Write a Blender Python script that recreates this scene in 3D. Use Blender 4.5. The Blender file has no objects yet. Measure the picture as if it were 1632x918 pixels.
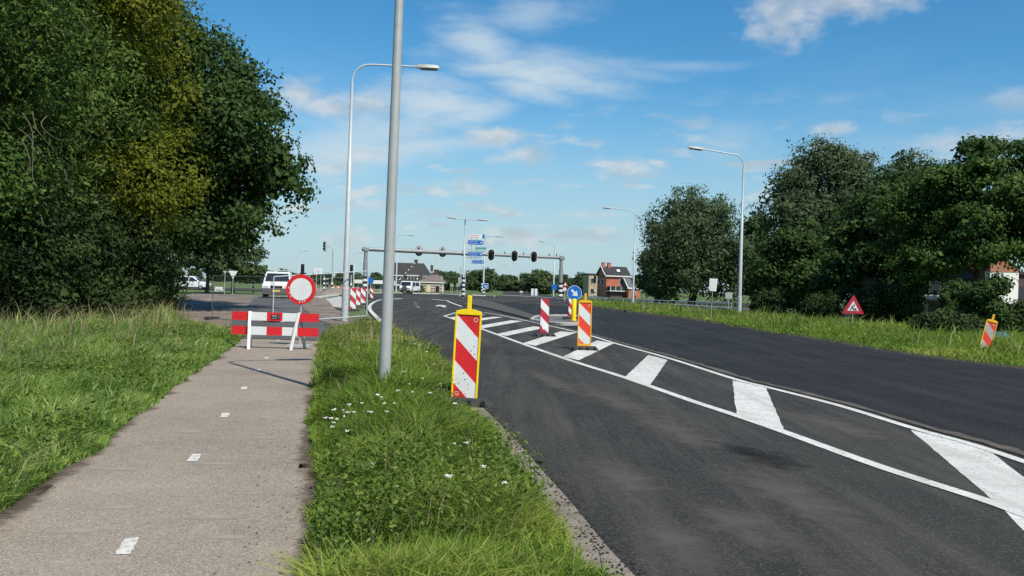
import bpy, math, random
import numpy as np
from mathutils import Vector, Matrix
random.seed(5)
R = math.radians
S = bpy.context.scene
COL = S.collection
# ------------------------------------------------------------------ camera
F = 1400.0; H = 1.6; ROLL = R(1.7); HOR = 457.0
cd = bpy.data.cameras.new('camera'); cam = bpy.data.objects.new('camera', cd); COL.objects.link(cam)
cd.sensor_width = 36; cd.lens = F / 1632 * 36; cd.clip_end = 9000; cd.clip_start = .1
cam.matrix_world = Matrix.Translation((0, 0, H)) @ Matrix.Rotation(R(90) - math.atan(2 / F), 4, 'X') @ Matrix.Rotation(ROLL, 4, 'Z')
S.camera = cam
# ------------------------------------------------------------------ view and render
S.view_settings.view_transform = 'Standard'; S.view_settings.look = 'None'
S.view_settings.exposure = 0.12; S.view_settings.gamma = 1.0
S.cycles.max_bounces = 6; S.cycles.transparent_max_bounces = 8
S.cycles.use_denoising = False
# ------------------------------------------------------------------ sun and sky
SUN_EL = R(52); SX, SY = .577, -.817
sl = bpy.data.lights.new('sun', 'SUN'); so = bpy.data.objects.new('sun', sl); COL.objects.link(so)
sl.energy = 5.0; sl.angle = R(.53); sl.color = (1, .93, .8)
so.rotation_euler = Vector((-SX * math.cos(SUN_EL), -SY * math.cos(SUN_EL), -math.sin(SUN_EL))).to_track_quat('-Z', 'Y').to_euler()
so.location = (20, -30, 60)

def pix(px, py):
    dx, dy = px - 816, py - 459
    c, s = math.cos(ROLL), math.sin(ROLL)
    return (dx * c + dy * s) / F, (-dx * s + dy * c + 2) / F       # right, down per metre of depth
def G(px, py, z=0.0):                                             # pixel on the level z
    u, v = pix(px, py); d = (H - z) / v
    return (u * d, d, z)
def D(px, py, d):                                                 # pixel at a known depth
    u, v = pix(px, py)
    return (u * d, d, H - v * d)

W = bpy.data.worlds.new('World'); S.world = W; W.use_nodes = True
def build_sky():
    nt = W.node_tree; N = nt.nodes; L = nt.links
    N.clear()
    def nd(t, **k):
        n = N.new(t)
        for a, b in k.items(): setattr(n, a, b)
        return n
    def mth(op, a, b=None, c=None):
        n = nd('ShaderNodeMath', operation=op)
        for i, x in enumerate((a, b, c)):
            if x is None: continue
            if isinstance(x, (int, float)): n.inputs[i].default_value = x
            else: L.new(x, n.inputs[i])
        return n.outputs[0]
    def rng(x, a, b, c=0., d=1., smooth=True):
        n = nd('ShaderNodeMapRange', interpolation_type='SMOOTHSTEP' if smooth else 'LINEAR')
        L.new(x, n.inputs[0])
        for i, q in enumerate((a, b, c, d)): n.inputs[i + 1].default_value = q
        return n.outputs[0]
    out = nd('ShaderNodeOutputWorld'); bg = nd('ShaderNodeBackground'); bg.inputs[1].default_value = .1
    L.new(bg.outputs[0], out.inputs[0])
    sky = nd('ShaderNodeTexSky', sky_type='NISHITA', sun_disc=False)
    sky.sun_elevation = SUN_EL; sky.sun_rotation = math.atan2(SX, SY)
    sky.altitude = 0; sky.air_density = 1.15; sky.dust_density = .35; sky.ozone_density = 3.2
    hs = nd('ShaderNodeHueSaturation'); hs.inputs['Saturation'].default_value = 1.12; hs.inputs['Value'].default_value = 1.06
    tn = nd('ShaderNodeMix', data_type='RGBA', blend_type='MULTIPLY'); tn.inputs['Factor'].default_value = 1; tn.inputs['B'].default_value = (.64, .965, 1.1, 1)
    L.new(sky.outputs[0], tn.inputs['A']); L.new(tn.outputs['Result'], hs.inputs['Color'])
    tc = nd('ShaderNodeTexCoord')
    sp = nd('ShaderNodeSeparateXYZ'); L.new(tc.outputs['Generated'], sp.inputs[0])
    az = mth('ARCTAN2', sp.outputs[0], sp.outputs[1]); el = mth('ARCSINE', sp.outputs[2])
    P = nd('ShaderNodeCombineXYZ'); L.new(az, P.inputs[0]); L.new(el, P.inputs[1])
    def noise(scale, detail, sc=(1, 1, 1), rough=.55, loc=(0, 0, 0), rot=0):
        m = nd('ShaderNodeMapping'); L.new(P.outputs[0], m.inputs[0])
        m.inputs['Scale'].default_value = sc; m.inputs['Location'].default_value = loc; m.inputs['Rotation'].default_value = (0, 0, rot)
        n = nd('ShaderNodeTexNoise'); L.new(m.outputs[0], n.inputs['Vector'])
        n.inputs['Scale'].default_value = scale; n.inputs['Detail'].default_value = detail; n.inputs['Roughness'].default_value = rough
        return n.outputs['Fac']
    puff = noise(42, 6, (1, 1.6, 1)); wisp = noise(9, 7, (1, 3.2, 1), .6, (3, 1, 0), R(-12))
    def blobs(lst, nz, amp, lo, hi):
        acc = None
        for (x, y, rx, ry, rot, st) in lst:
            u, v = pix(x, y)
            a0 = math.atan(u); e0 = math.atan(-v * math.cos(a0))
            m = nd('ShaderNodeMapping', vector_type='TEXTURE'); L.new(P.outputs[0], m.inputs[0])
            m.inputs['Location'].default_value = (a0, e0, 0)
            m.inputs['Rotation'].default_value = (0, 0, R(rot)); m.inputs['Scale'].default_value = (rx / F, ry / F, 1)
            ln = nd('ShaderNodeVectorMath', operation='LENGTH'); L.new(m.outputs[0], ln.inputs[0])
            w = mth('MULTIPLY_ADD', nz, amp, ln.outputs['Value'])
            k = mth('MULTIPLY', rng(w, hi, lo), st)
            acc = k if acc is None else mth('MAXIMUM', acc, k)
        return acc
    cum = [(478, 152, 46, 30, 0, .75), (520, 168, 70, 20, 0, .75), (585, 166, 46, 28, 0, .7), (785, 217, 58, 19, 0, .8), (840, 247, 42, 18, 0, .7),
           (800, 254, 40, 10, 0, .4), (745, 299, 42, 15, 0, .6), (1005, 271, 56, 20, 0, .65), (1255, 22, 66, 52, 0, .66), (1340, 2, 140, 30, 0, .62),
           (1215, 48, 30, 18, 0, .6), (1328, 204, 36, 13, 0, .7), (940, 374, 56, 17, 0, .7), (820, 376, 60, 18, 0, .75), (770, 386, 40, 10, 0, .6), (575, 325, 60, 10, 0, .5),
           (690, 340, 60, 7, 0, .4), (700, 358, 34, 6, 0, .5), (960, 342, 50, 9, 0, .4), (1570, 226, 110, 22, 0, .55), (1620, 160, 50, 20, 0, .35),
           (525, 268, 46, 14, 0, .5), (560, 380, 60, 12, 0, .5)]
    wsp = [(850, 22, 95, 26, 10, .5), (770, 75, 70, 40, -35, .75), (850, 118, 130, 24, -8, .9), (900, 100, 150, 20, -4, .5), (840, 140, 70, 20, -12, .8), (690, 165, 90, 34, 0, .85), (745, 185, 80, 20, 14, .7),
           (600, 215, 130, 36, 5, .6), (540, 245, 150, 26, 6, .75), (650, 235, 130, 18, 8, .7), (1080, 105, 120, 9, 0, .3), (1150, 225, 60, 30, 0, .25)]
    c1 = blobs(cum, mth('SUBTRACT', puff, .5), 1.7, .1, 1.25)
    c2 = blobs(wsp, mth('SUBTRACT', wisp, .5), 2.6, .0, 1.5)
    # the thin veil and scattered small clouds that go on all round
    vl = mth('MULTIPLY', rng(noise(4, 7, (1, 3, 1), .6, (1.7, .4, 0)), .36, .66), rng(el, .30, .02, 0, .6))
    hz = rng(el, .25, 0, 0, .8)
    far = mth('MULTIPLY', rng(noise(13, 7, (1, 3.4, 1), .55, (7, 2, 0)), .52, .68), rng(el, .02, .06, 0, .75))
    far = mth('MULTIPLY', far, rng(el, .24, .12, .0, 1))
    back = mth('MULTIPLY', rng(noise(5, 7, (1, 2, 1), .55, (4, 9, 0)), .55, .7, 0, .75), rng(mth('ABSOLUTE', az), .62, .8))
    wh = mth('MAXIMUM', vl, hz)
    m1 = nd('ShaderNodeMix', data_type='RGBA'); L.new(wh, m1.inputs['Factor']); L.new(hs.outputs[0], m1.inputs['A'])
    m1.inputs['B'].default_value = (4.4, 5.7, 6.5, 1)
    m0 = nd('ShaderNodeMix', data_type='RGBA'); L.new(mth('MULTIPLY', c2, 1.0), m0.inputs['Factor']); L.new(m1.outputs['Result'], m0.inputs['A']); m0.inputs['B'].default_value = (5.6, 6.6, 7.2, 1)
    cc = nd('ShaderNodeMix', data_type='RGBA'); cc.inputs['A'].default_value = (4.3, 5.0, 5.5, 1); cc.inputs['B'].default_value = (6.4, 6.6, 6.7, 1)
    L.new(rng(noise(26, 4, (1, 1.8, 1), .5, (.3, -.012, 0)), .35, .62), cc.inputs['Factor'])
    m2 = nd('ShaderNodeMix', data_type='RGBA')
    L.new(mth('MAXIMUM', mth('MAXIMUM', c1, far), back), m2.inputs['Factor']); L.new(m0.outputs['Result'], m2.inputs['A']); L.new(cc.outputs['Result'], m2.inputs['B'])
    L.new(m2.outputs['Result'], bg.inputs[0])
build_sky()

# ------------------------------------------------------------------ materials
def mat(name, col, rough=.6, metal=0., var=.15, scale=5., bump=0., bscale=60., spec=.4, col2=None, detail=5, coord='Object', mottle=None, streak=None):
    m = bpy.data.materials.new(name); m.use_nodes = True
    nt = m.node_tree; N = nt.nodes; L = nt.links; b = N['Principled BSDF']
    tc = N.new('ShaderNodeTexCoord')
    n = N.new('ShaderNodeTexNoise'); n.inputs['Scale'].default_value = scale; n.inputs['Detail'].default_value = detail; n.inputs['Roughness'].default_value = .62
    L.new(tc.outputs[coord], n.inputs['Vector'])
    rp = N.new('ShaderNodeMapRange'); rp.inputs[1].default_value = .3; rp.inputs[2].default_value = .7
    L.new(n.outputs['Fac'], rp.inputs[0])
    mx = N.new('ShaderNodeMix'); mx.data_type = 'RGBA'
    a = [c * (1 - var) for c in col]; c2 = col2 or [min(1, c * (1 + var)) for c in col]
    mx.inputs['A'].default_value = (*a, 1); mx.inputs['B'].default_value = (*c2, 1)
    L.new(rp.outputs[0], mx.inputs['Factor'])
    last = mx.outputs['Result']
    if mottle:                                                     # (scale, low, high, colour): stains with their own shape
        for (sc, lo, hi, mc) in mottle:
            q = N.new('ShaderNodeTexNoise'); q.inputs['Scale'].default_value = sc; q.inputs['Detail'].default_value = 7; q.inputs['Roughness'].default_value = .65
            L.new(tc.outputs[coord], q.inputs['Vector'])
            r2 = N.new('ShaderNodeMapRange'); r2.inputs[1].default_value = lo; r2.inputs[2].default_value = hi; L.new(q.outputs['Fac'], r2.inputs[0])
            m3 = N.new('ShaderNodeMix'); m3.data_type = 'RGBA'; L.new(r2.outputs[0], m3.inputs['Factor']); L.new(last, m3.inputs['A'])
            m3.inputs['B'].default_value = (*mc, 1); last = m3.outputs['Result']
    if streak:                                                     # dust and tyre wear drawn out along the lane
        mp = N.new('ShaderNodeMapping'); mp.inputs['Rotation'].default_value = (0, 0, R(-12)); mp.inputs['Scale'].default_value = (1.5, .09, 1); L.new(tc.outputs[coord], mp.inputs[0])
        q = N.new('ShaderNodeTexNoise'); q.inputs['Scale'].default_value = 1; q.inputs['Detail'].default_value = 8; q.inputs['Roughness'].default_value = .68; L.new(mp.outputs[0], q.inputs['Vector'])
        r2 = N.new('ShaderNodeMapRange'); r2.inputs[1].default_value = .46; r2.inputs[2].default_value = .68; r2.inputs[4].default_value = .95; L.new(q.outputs['Fac'], r2.inputs[0])
        m3 = N.new('ShaderNodeMix'); m3.data_type = 'RGBA'; L.new(r2.outputs[0], m3.inputs['Factor']); L.new(last, m3.inputs['A']); m3.inputs['B'].default_value = (*streak, 1); last = m3.outputs['Result']
    L.new(last, b.inputs['Base Color'])
    b.inputs['Roughness'].default_value = rough; b.inputs['Metallic'].default_value = metal; b.inputs['Specular IOR Level'].default_value = spec
    if bump:
        n2 = N.new('ShaderNodeTexNoise'); n2.inputs['Scale'].default_value = bscale; n2.inputs['Detail'].default_value = 4
        L.new(tc.outputs[coord], n2.inputs['Vector'])
        bp = N.new('ShaderNodeBump'); bp.inputs['Strength'].default_value = bump; bp.inputs['Distance'].default_value = .02
        L.new(n2.outputs['Fac'], bp.inputs['Height']); L.new(bp.outputs[0], b.inputs['Normal'])
    return m
def speckle(m, scale, lo, hi, colour, strength=1.):                # stone chips in a surface
    nt = m.node_tree; N = nt.nodes; L = nt.links; b = N['Principled BSDF']
    src = b.inputs['Base Color'].links[0].from_socket
    tc = N.new('ShaderNodeTexCoord'); v = N.new('ShaderNodeTexVoronoi'); v.inputs['Scale'].default_value = scale
    L.new(tc.outputs['Object'], v.inputs['Vector'])
    sp = N.new('ShaderNodeSeparateColor'); L.new(v.outputs['Color'], sp.inputs[0])
    r = N.new('ShaderNodeMapRange'); r.inputs[1].default_value = lo; r.inputs[2].default_value = hi; r.inputs[4].default_value = strength
    L.new(sp.outputs[0], r.inputs[0])
    mx = N.new('ShaderNodeMix'); mx.data_type = 'RGBA'; L.new(r.outputs[0], mx.inputs['Factor']); L.new(src, mx.inputs['A'])
    mx.inputs['B'].default_value = (*colour, 1); L.new(mx.outputs['Result'], b.inputs['Base Color'])
    return m
def leafmat(name, c0, c1, c2, trans=.3, rough=.62, spec=.16):
    m = bpy.data.materials.new(name); m.use_nodes = True
    nt = m.node_tree; N = nt.nodes; L = nt.links; b = N['Principled BSDF']
    at = N.new('ShaderNodeAttribute'); at.attribute_name = 'tint'
    cr = N.new('ShaderNodeValToRGB'); e = cr.color_ramp.elements
    e[0].color = (*c0, 1); e[1].color = (*c2, 1); k = e.new(.5); k.color = (*c1, 1)
    L.new(at.outputs['Fac'], cr.inputs[0]); L.new(cr.outputs[0], b.inputs['Base Color'])
    b.inputs['Roughness'].default_value = rough; b.inputs['Specular IOR Level'].default_value = spec
    t = N.new('ShaderNodeBsdfTranslucent'); L.new(cr.outputs[0], t.inputs[0])
    ms = N.new('ShaderNodeMixShader'); ms.inputs[0].default_value = trans
    L.new(b.outputs[0], ms.inputs[1]); L.new(t.outputs[0], ms.inputs[2]); L.new(ms.outputs[0], N['Material Output'].inputs[0])
    return m
M = {}
M['field'] = mat('field_grass', (.075, .13, .025), .9, var=.35, scale=.06, col2=(.13, .17, .045), mottle=[(.9, .5, .7, (.05, .09, .02))])
M['soil'] = mat('verge_soil', (.1, .12, .03), .95, var=.3, scale=3, col2=(.15, .15, .06))
M['path'] = speckle(speckle(mat('chip_path', (.25, .208, .163), .85, var=.15, scale=.55, col2=(.325, .27, .213), bump=.5, bscale=90, mottle=[(2.6, .58, .78, (.36, .3, .24)), (.5, .62, .8, (.2, .16, .12))]), 95, .74, .8, (.43, .385, .335), .6), 120, .2, .1, (.09, .072, .058), .6)
M['asphalt'] = speckle(mat('worn_asphalt', (.030, .029, .026), .85, var=.2, scale=.4, col2=(.046, .044, .039), bump=.5, bscale=110, spec=.18, mottle=[(1.1, .6, .8, (.064, .06, .054)), (.25, .58, .75, (.03, .029, .027))], streak=(.078, .073, .065)), 70, .8, .86, (.1, .097, .09), .5)
M['newasphalt'] = speckle(mat('fresh_asphalt', (.0155, .0158, .0156), .78, var=.2, scale=.5, col2=(.024, .0242, .024), bump=.5, bscale=110, spec=.18, mottle=[(.35, .6, .8, (.034, .034, .034))], streak=(.033, .033, .033)), 70, .84, .9, (.06, .06, .06), .5)
M['oldasphalt'] = mat('cold_patch_asphalt', (.085, .083, .085), .85, var=.25, scale=1.2, bump=.4, mottle=[(.8, .55, .75, (.14, .12, .105))])
M['dirt'] = mat('brown_earth', (.16, .125, .1), .95, var=.3, scale=.9, col2=(.25, .2, .165), bump=.9, bscale=9, mottle=[(2.4, .58, .72, (.11, .08, .062))])
M['sand'] = speckle(mat('sandy_edge', (.2, .165, .13), .95, var=.3, scale=4, col2=(.28, .24, .195), bump=.9, bscale=40, mottle=[(3, .55, .72, (.09, .08, .06))]), 110, .75, .8, (.33, .3, .27), .4)
M['concrete'] = mat('pale_concrete', (.42, .41, .38), .9, var=.2, scale=2, bump=.3, mottle=[(3, .6, .8, (.25, .24, .21))])
M['paint'] = mat('road_paint', (.62, .62, .58), .7, var=.08, scale=3, bump=.2, bscale=80, mottle=[(1.4, .5, .75, (.46, .45, .41)), (7, .56, .72, (.33, .32, .29)), (22, .58, .66, (.13, .125, .12))], streak=(.42, .41, .38))
M['pathpaint'] = mat('path_paint', (.58, .57, .53), .8, var=.1, scale=9, mottle=[(30, .5, .62, (.34, .3, .25)), (6, .58, .7, (.4, .37, .32))])
M['galv'] = mat('galvanised_steel', (.4, .41, .4), .55, .2, var=.1, scale=2.5, mottle=[(6, .62, .8, (.28, .28, .27))])
M['gantry'] = mat('gantry_steel', (.27, .285, .29), .55, .2, var=.12, scale=2)
M['galvlight'] = mat('pale_painted_steel', (.5, .54, .56), .45, .1, var=.07, scale=3, mottle=[(5, .64, .8, (.36, .37, .36))])
M['lampgrey'] = mat('lamp_housing', (.45, .45, .44), .5, .1, var=.06)
M['lens'] = mat('lamp_lens', (.25, .25, .24), .25, 0, var=.05)
M['black'] = mat('black_plastic', (.012, .014, .015), .45, var=.1)
M['rubber'] = mat('black_rubber', (.035, .035, .036), .85, var=.3, scale=12, bump=.4, mottle=[(9, .55, .75, (.09, .085, .08))])
M['white'] = mat('white_enamel', (.72, .72, .71), .45, var=.05, scale=7, mottle=[(16, .68, .76, (.4, .39, .37))])
M['signwhite'] = mat('sign_sheet_white', (.68, .69, .68), .55, var=.05, scale=5, mottle=[(11, .68, .78, (.42, .41, .39))])
M['signred'] = mat('sign_sheet_red', (.62, .018, .022), .5, var=.12, scale=6, mottle=[(13, .7, .78, (.36, .05, .04))])
M['darkred'] = mat('faded_sheet_red', (.42, .022, .045), .55, var=.15, scale=6)
M['orange'] = mat('sheet_orange_red', (.75, .06, .025), .5, var=.1, scale=6)
M['yellow'] = mat('yellow_plastic', (.86, .6, .008), .5, var=.08, scale=8, mottle=[(14, .68, .76, (.3, .22, .04))])
M['amber'] = mat('amber_plastic', (.8, .43, .015), .5, var=.1, scale=8)
M['blue'] = mat('sign_blue', (.008, .13, .46), .45, var=.08)
M['paleblue'] = mat('sign_pale_blue', (.03, .2, .5), .5, var=.15)
M['green'] = mat('sign_green', (.25, .36, .28), .5, var=.1)
M['grime'] = mat('scuff_grime', (.12, .11, .1), .8, var=.3)
M['teal'] = mat('logo_teal', (.1, .3, .3), .5)
M['bark'] = mat('bark', (.07, .058, .045), .95, var=.4, scale=6, bump=.8, bscale=20)
M['twig'] = mat('pale_twig', (.12, .1, .075), .9, var=.3, scale=9)
M['brick'] = mat('red_brick', (.36, .15, .09), .9, var=.25, scale=3, col2=(.45, .2, .13), bump=.3, bscale=15)
M['redbrick'] = mat('bright_brick', (.46, .13, .075), .9, var=.25, scale=2, col2=(.55, .19, .11))
M['yellowbrick'] = mat('yellow_brick', (.42, .33, .2), .9, var=.2, scale=3)
M['darkbrick'] = mat('dark_brick', (.09, .055, .045), .9, var=.25, scale=3)
M['rooftile'] = mat('dark_roof_tile', (.035, .032, .034), .7, var=.25, scale=2, bump=.3, bscale=6)
M['greytile'] = mat('grey_slate', (.12, .13, .135), .75, var=.2, scale=2)
M['browntile'] = mat('brown_roof_tile', (.16, .13, .115), .8, var=.2, scale=2)
M['trim'] = mat('white_trim', (.75, .74, .7), .6, var=.05)
M['glass'] = mat('dark_glass', (.02, .025, .03), .08, 0, var=.2, spec=.7)
M['carpaint'] = mat('white_car_paint', (.74, .75, .76), .25, 0, var=.03, spec=.6)
M['bumper'] = mat('grey_plastic', (.09, .092, .095), .6, var=.15)
M['tyre'] = mat('tyre', (.014, .014, .015), .9, var=.2)
M['rim'] = mat('wheel_rim', (.45, .45, .46), .35, .7, var=.1)
M['chrome'] = mat('headlight_glass', (.6, .62, .64), .15, .2, var=.1)
M['plate'] = mat('number_plate', (.75, .55, .05), .5, var=.05)
M['tarp'] = mat('teal_tarp', (.03, .11, .12), .6, var=.25, scale=3)
M['wood'] = mat('weathered_wood', (.22, .19, .15), .9, var=.25, scale=5)
M['flower'] = mat('white_petals', (.68, .68, .6), .8, var=.06, scale=20)
M['yellowflower'] = mat('yellow_petals', (.75, .6, .06), .8, var=.1, scale=20)
M['stem'] = mat('flower_stem', (.08, .14, .03), .8, var=.2)
M['leaf_ash'] = leafmat('ash_leaf', (.036, .072, .013), (.074, .13, .023), (.145, .21, .05))
M['leaf_yellow'] = leafmat('yellowing_leaf', (.06, .095, .01), (.125, .155, .014), (.23, .23, .025), .4)
M['leaf_alder'] = leafmat('alder_leaf', (.021, .047, .011), (.04, .08, .017), (.078, .125, .03), .25)
M['leaf_willow'] = leafmat('willow_leaf', (.042, .07, .03), (.08, .118, .05), (.135, .175, .08), .28)
M['leaf_maple'] = leafmat('maple_leaf', (.026, .055, .012), (.048, .095, .017), (.105, .17, .03), .28)
M['leaf_far'] = leafmat('far_leaf', (.035, .06, .025), (.06, .095, .035), (.1, .14, .05), .2)
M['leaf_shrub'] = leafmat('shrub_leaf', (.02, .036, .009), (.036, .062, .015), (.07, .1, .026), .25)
M['grass'] = leafmat('grass_blade', (.12, .215, .035), (.235, .38, .07), (.46, .5, .19), .5, .6, .25)
M['grass_verge'] = leafmat('verge_blade', (.105, .19, .022), (.205, .32, .042), (.45, .46, .11), .5, .6, .25)
M['dry'] = leafmat('dry_stalk', (.2, .17, .09), (.3, .26, .14), (.38, .33, .2), .25, .8, .1)
M['weed'] = leafmat('broad_weed', (.06, .11, .014), (.11, .18, .024), (.2, .26, .04), .4, .5, .3)

# ------------------------------------------------------------------ mesh helpers
class MB:
    def __init__(s): s.v = []; s.f = []; s.m = []
    def add(s, vs, fs, mi=0):
        k = len(s.v); s.v += [tuple(p) for p in vs]
        for f in fs: s.f.append([i + k for i in f]); s.m.append(mi)
        return s
    def box(s, c, d, mi=0, rot=None):
        x, y, z = d[0] / 2, d[1] / 2, d[2] / 2
        vs = [Vector((a, b, e)) for a in (-x, x) for b in (-y, y) for e in (-z, z)]
        if rot is not None: vs = [rot @ v for v in vs]
        return s.add([v + Vector(c) for v in vs], [(0, 1, 3, 2), (4, 6, 7, 5), (0, 4, 5, 1), (2, 3, 7, 6), (0, 2, 6, 4), (1, 5, 7, 3)], mi)
    def tube(s, pts, rad, n=12, mi=0, caps=True):
        pts = [Vector(p) for p in pts]
        if not hasattr(rad, '__len__'): rad = [rad] * len(pts)
        rings = []; up = None
        for i, p in enumerate(pts):
            t = (pts[min(i + 1, len(pts) - 1)] - pts[max(i - 1, 0)])
            if t.length < 1e-9: t = Vector((0, 0, 1))
            t.normalize()
            if up is None: up = Vector((1, 0, 0)) if abs(t.x) < .9 else Vector((0, 1, 0))
            a = (up - t * up.dot(t)).normalized(); b = t.cross(a); up = a
            rings.append([p + (a * math.cos(q) + b * math.sin(q)) * rad[i] for q in [2 * math.pi * j / n for j in range(n)]])
        vs = [v for r in rings for v in r]; fs = []
        for i in range(len(pts) - 1):
            for j in range(n):
                k = (j + 1) % n
                fs.append((i * n + j, i * n + k, (i + 1) * n + k, (i + 1) * n + j))
        if caps: fs.append(tuple(range(n - 1, -1, -1))); fs.append(tuple(range((len(pts) - 1) * n, len(pts) * n)))
        return s.add(vs, fs, mi)
    def prism(s, poly, y0, y1, mi=0):                              # polygon in x,z pushed along y
        n = len(poly)
        vs = [(x, y0, z) for x, z in poly] + [(x, y1, z) for x, z in poly]
        fs = [tuple(range(n)), tuple(range(2 * n - 1, n - 1, -1))] + [(i, n + i, n + (i + 1) % n, (i + 1) % n) for i in range(n)]
        return s.add(vs, fs, mi)
    def slab(s, poly, z0, z1, mi=0):
        n = len(poly)
        vs = [(x, y, z0) for x, y in poly] + [(x, y, z1) for x, y in poly]
        fs = [tuple(range(n - 1, -1, -1)), tuple(range(n, 2 * n))] + [(i, (i + 1) % n, n + (i + 1) % n, n + i) for i in range(n)]
        return s.add(vs, fs, mi)
    def build(s, name, mats, parent=None, smooth=False, loc=None, bevel=0):
        me = bpy.data.meshes.new(name); me.from_pydata(s.v, [], s.f)
        if not isinstance(mats, (list, tuple)): mats = [mats]
        for q in mats: me.materials.append(M[q] if isinstance(q, str) else q)
        me.polygons.foreach_set('material_index', s.m)
        me.update()
        if smooth: me.shade_smooth(); me.set_sharp_from_angle(angle=R(40))
        o = bpy.data.objects.new(name, me); COL.objects.link(o)
        if parent: o.parent = parent
        if loc: o.location = loc
        if bevel:
            b = o.modifiers.new('bevel', 'BEVEL'); b.width = bevel; b.segments = 2; b.limit_method = 'ANGLE'; b.angle_limit = R(50)
        return o
def thing(name, label, cat, loc=(0, 0, 0), rz=0, group=None):
    o = bpy.data.objects.new(name, None); COL.objects.link(o); o.empty_display_size = .3
    o.location = loc; o.rotation_euler = (0, 0, rz); o['label'] = label; o['category'] = cat
    if group: o['group'] = group
    return o
def struct(o, kind='structure', label=None):
    o['kind'] = kind
    if label: o['label'] = label
    return o
def copy_tree(o, parent=None):
    c = o.copy(); COL.objects.link(c)
    if parent: c.parent = parent
    for ch in list(o.children): copy_tree(ch, c)
    return c
def circle(r, n=32, cx=0, cz=0, a0=0): return [(cx + r * math.cos(2 * math.pi * i / n + a0), cz + r * math.sin(2 * math.pi * i / n + a0)) for i in range(n)]
def text(name, body, size, mname, parent, loc, rot=(R(90), 0, 0)):
    c = bpy.data.curves.new(name, 'FONT'); c.body = body; c.size = size; c.extrude = .001; c.align_x = 'CENTER'; c.align_y = 'CENTER'
    c.materials.append(M[mname]); oc = bpy.data.objects.new(name, c); COL.objects.link(oc); bpy.context.view_layer.update(); me = bpy.data.meshes.new_from_object(oc.evaluated_get(bpy.context.evaluated_depsgraph_get())); bpy.data.objects.remove(oc)
    o = bpy.data.objects.new(name, me); COL.objects.link(o); o.parent = parent; o.location = loc; o.rotation_euler = rot
    return o

# ------------------------------------------------------------------ ground, road, path
def sheet(name, pts, z, m, parent=None, kind='structure', label=None):
    mb = MB(); mb.add([(p[0], p[1], z) for p in pts], [tuple(range(len(pts)))])
    o = mb.build(name, m, parent)
    if o.data.polygons[0].normal.z < 0: o.data.flip_normals()
    if not parent: struct(o, kind, label)
    return o
def smoothline(pts, per=6):
    P = [np.array(p[:2], float) for p in pts]; out = []
    for i in range(len(P) - 1):
        a = P[max(i - 1, 0)]; b = P[i]; c = P[i + 1]; d = P[min(i + 2, len(P) - 1)]
        for t in np.linspace(0, 1, per, endpoint=False):
            out.append(.5 * (2 * b + (c - a) * t + (2 * a - 5 * b + 4 * c - d) * t * t + (3 * b - a - 3 * c + d) * t ** 3))
    out.append(P[-1]); return out
def ext(p, q, L):                                                  # continue from p through q by L metres
    p, q = np.array(p[:2]), np.array(q[:2]); d = q - p; return q + d / np.linalg.norm(d) * L
def wob(pts, amp, seed=0, step=.25):                               # uneven broken edge
    rg = np.random.RandomState(seed); out = []
    for a, b in zip(pts[:-1], pts[1:]):
        a, b = np.array(a[:2]), np.array(b[:2]); n = max(1, min(60, int(np.linalg.norm(b - a) / step)))
        d = (b - a) / (np.linalg.norm(b - a) + 1e-9); nn = np.array((-d[1], d[0]))
        for i in range(n): out.append(a + (b - a) * i / n + nn * rg.uniform(-amp, amp))
    out.append(np.array(pts[-1][:2])); return out
def strip(name, pts, w, z, m, parent=None):
    pts = [np.array(p[:2]) for p in pts]; L_, R_ = [], []
    for i, p in enumerate(pts):
        t = pts[min(i + 1, len(pts) - 1)] - pts[max(i - 1, 0)]; t = t / np.linalg.norm(t); n = np.array((-t[1], t[0]))
        L_.append(p + n * w / 2); R_.append(p - n * w / 2)
    mb = MB(); n = len(pts)
    mb.add([(*p, z) for p in L_] + [(*p, z) for p in R_], [(i, n + i, n + i + 1, i + 1) for i in range(n - 1)])
    o = mb.build(name, m, parent)
    return o
mb = MB(); mb.add([(-4000, -200, -.06), (4000, -200, -.06), (4000, 6000, -.06), (-4000, 6000, -.06)], [(0, 1, 2, 3)])
struct(mb.build('ground', 'field'))

path_l = [G(*p) for p in [(5, 814), (48, 776), (129, 728), (191, 680), (286, 609), (343, 571), (382, 540), (398, 527)]]
path_r = [G(*p) for p in [(506, 917), (512, 814), (514, 747), (500, 709), (503, 660), (506, 618), (511, 552), (520, 528)]]
PL = [ext(path_l[1], path_l[0], L_) for L_ in (9, 6, 3, 1.5)] + smoothline(path_l)
PR = [ext(path_r[2], path_r[0], L_) for L_ in (8, 5, 3, 1.5)] + smoothline(path_r)
path = sheet('cycle_path', wob(PL, .035, 1) + wob(PR, .035, 2)[::-1], .012, 'path')
for (cx, cy) in [(203, 874), (309.5, 732), (358.5, 663.5), (389, 620), (411, 591), (424.5, 571.5), (443, 543)]:
    c = np.array(G(cx, cy)[:2]); dr = np.array((-.245, .97)); nn = np.array((.97, .245)); L2, W2 = .165, .042
    sheet('dash_marking', wob([c - dr * L2 - nn * W2, c - dr * L2 + nn * W2, c + dr * L2 + nn * W2, c + dr * L2 - nn * W2, c - dr * L2 - nn * W2], .006, int(cx), .03)[:-1], .016, 'pathpaint', path)

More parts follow.
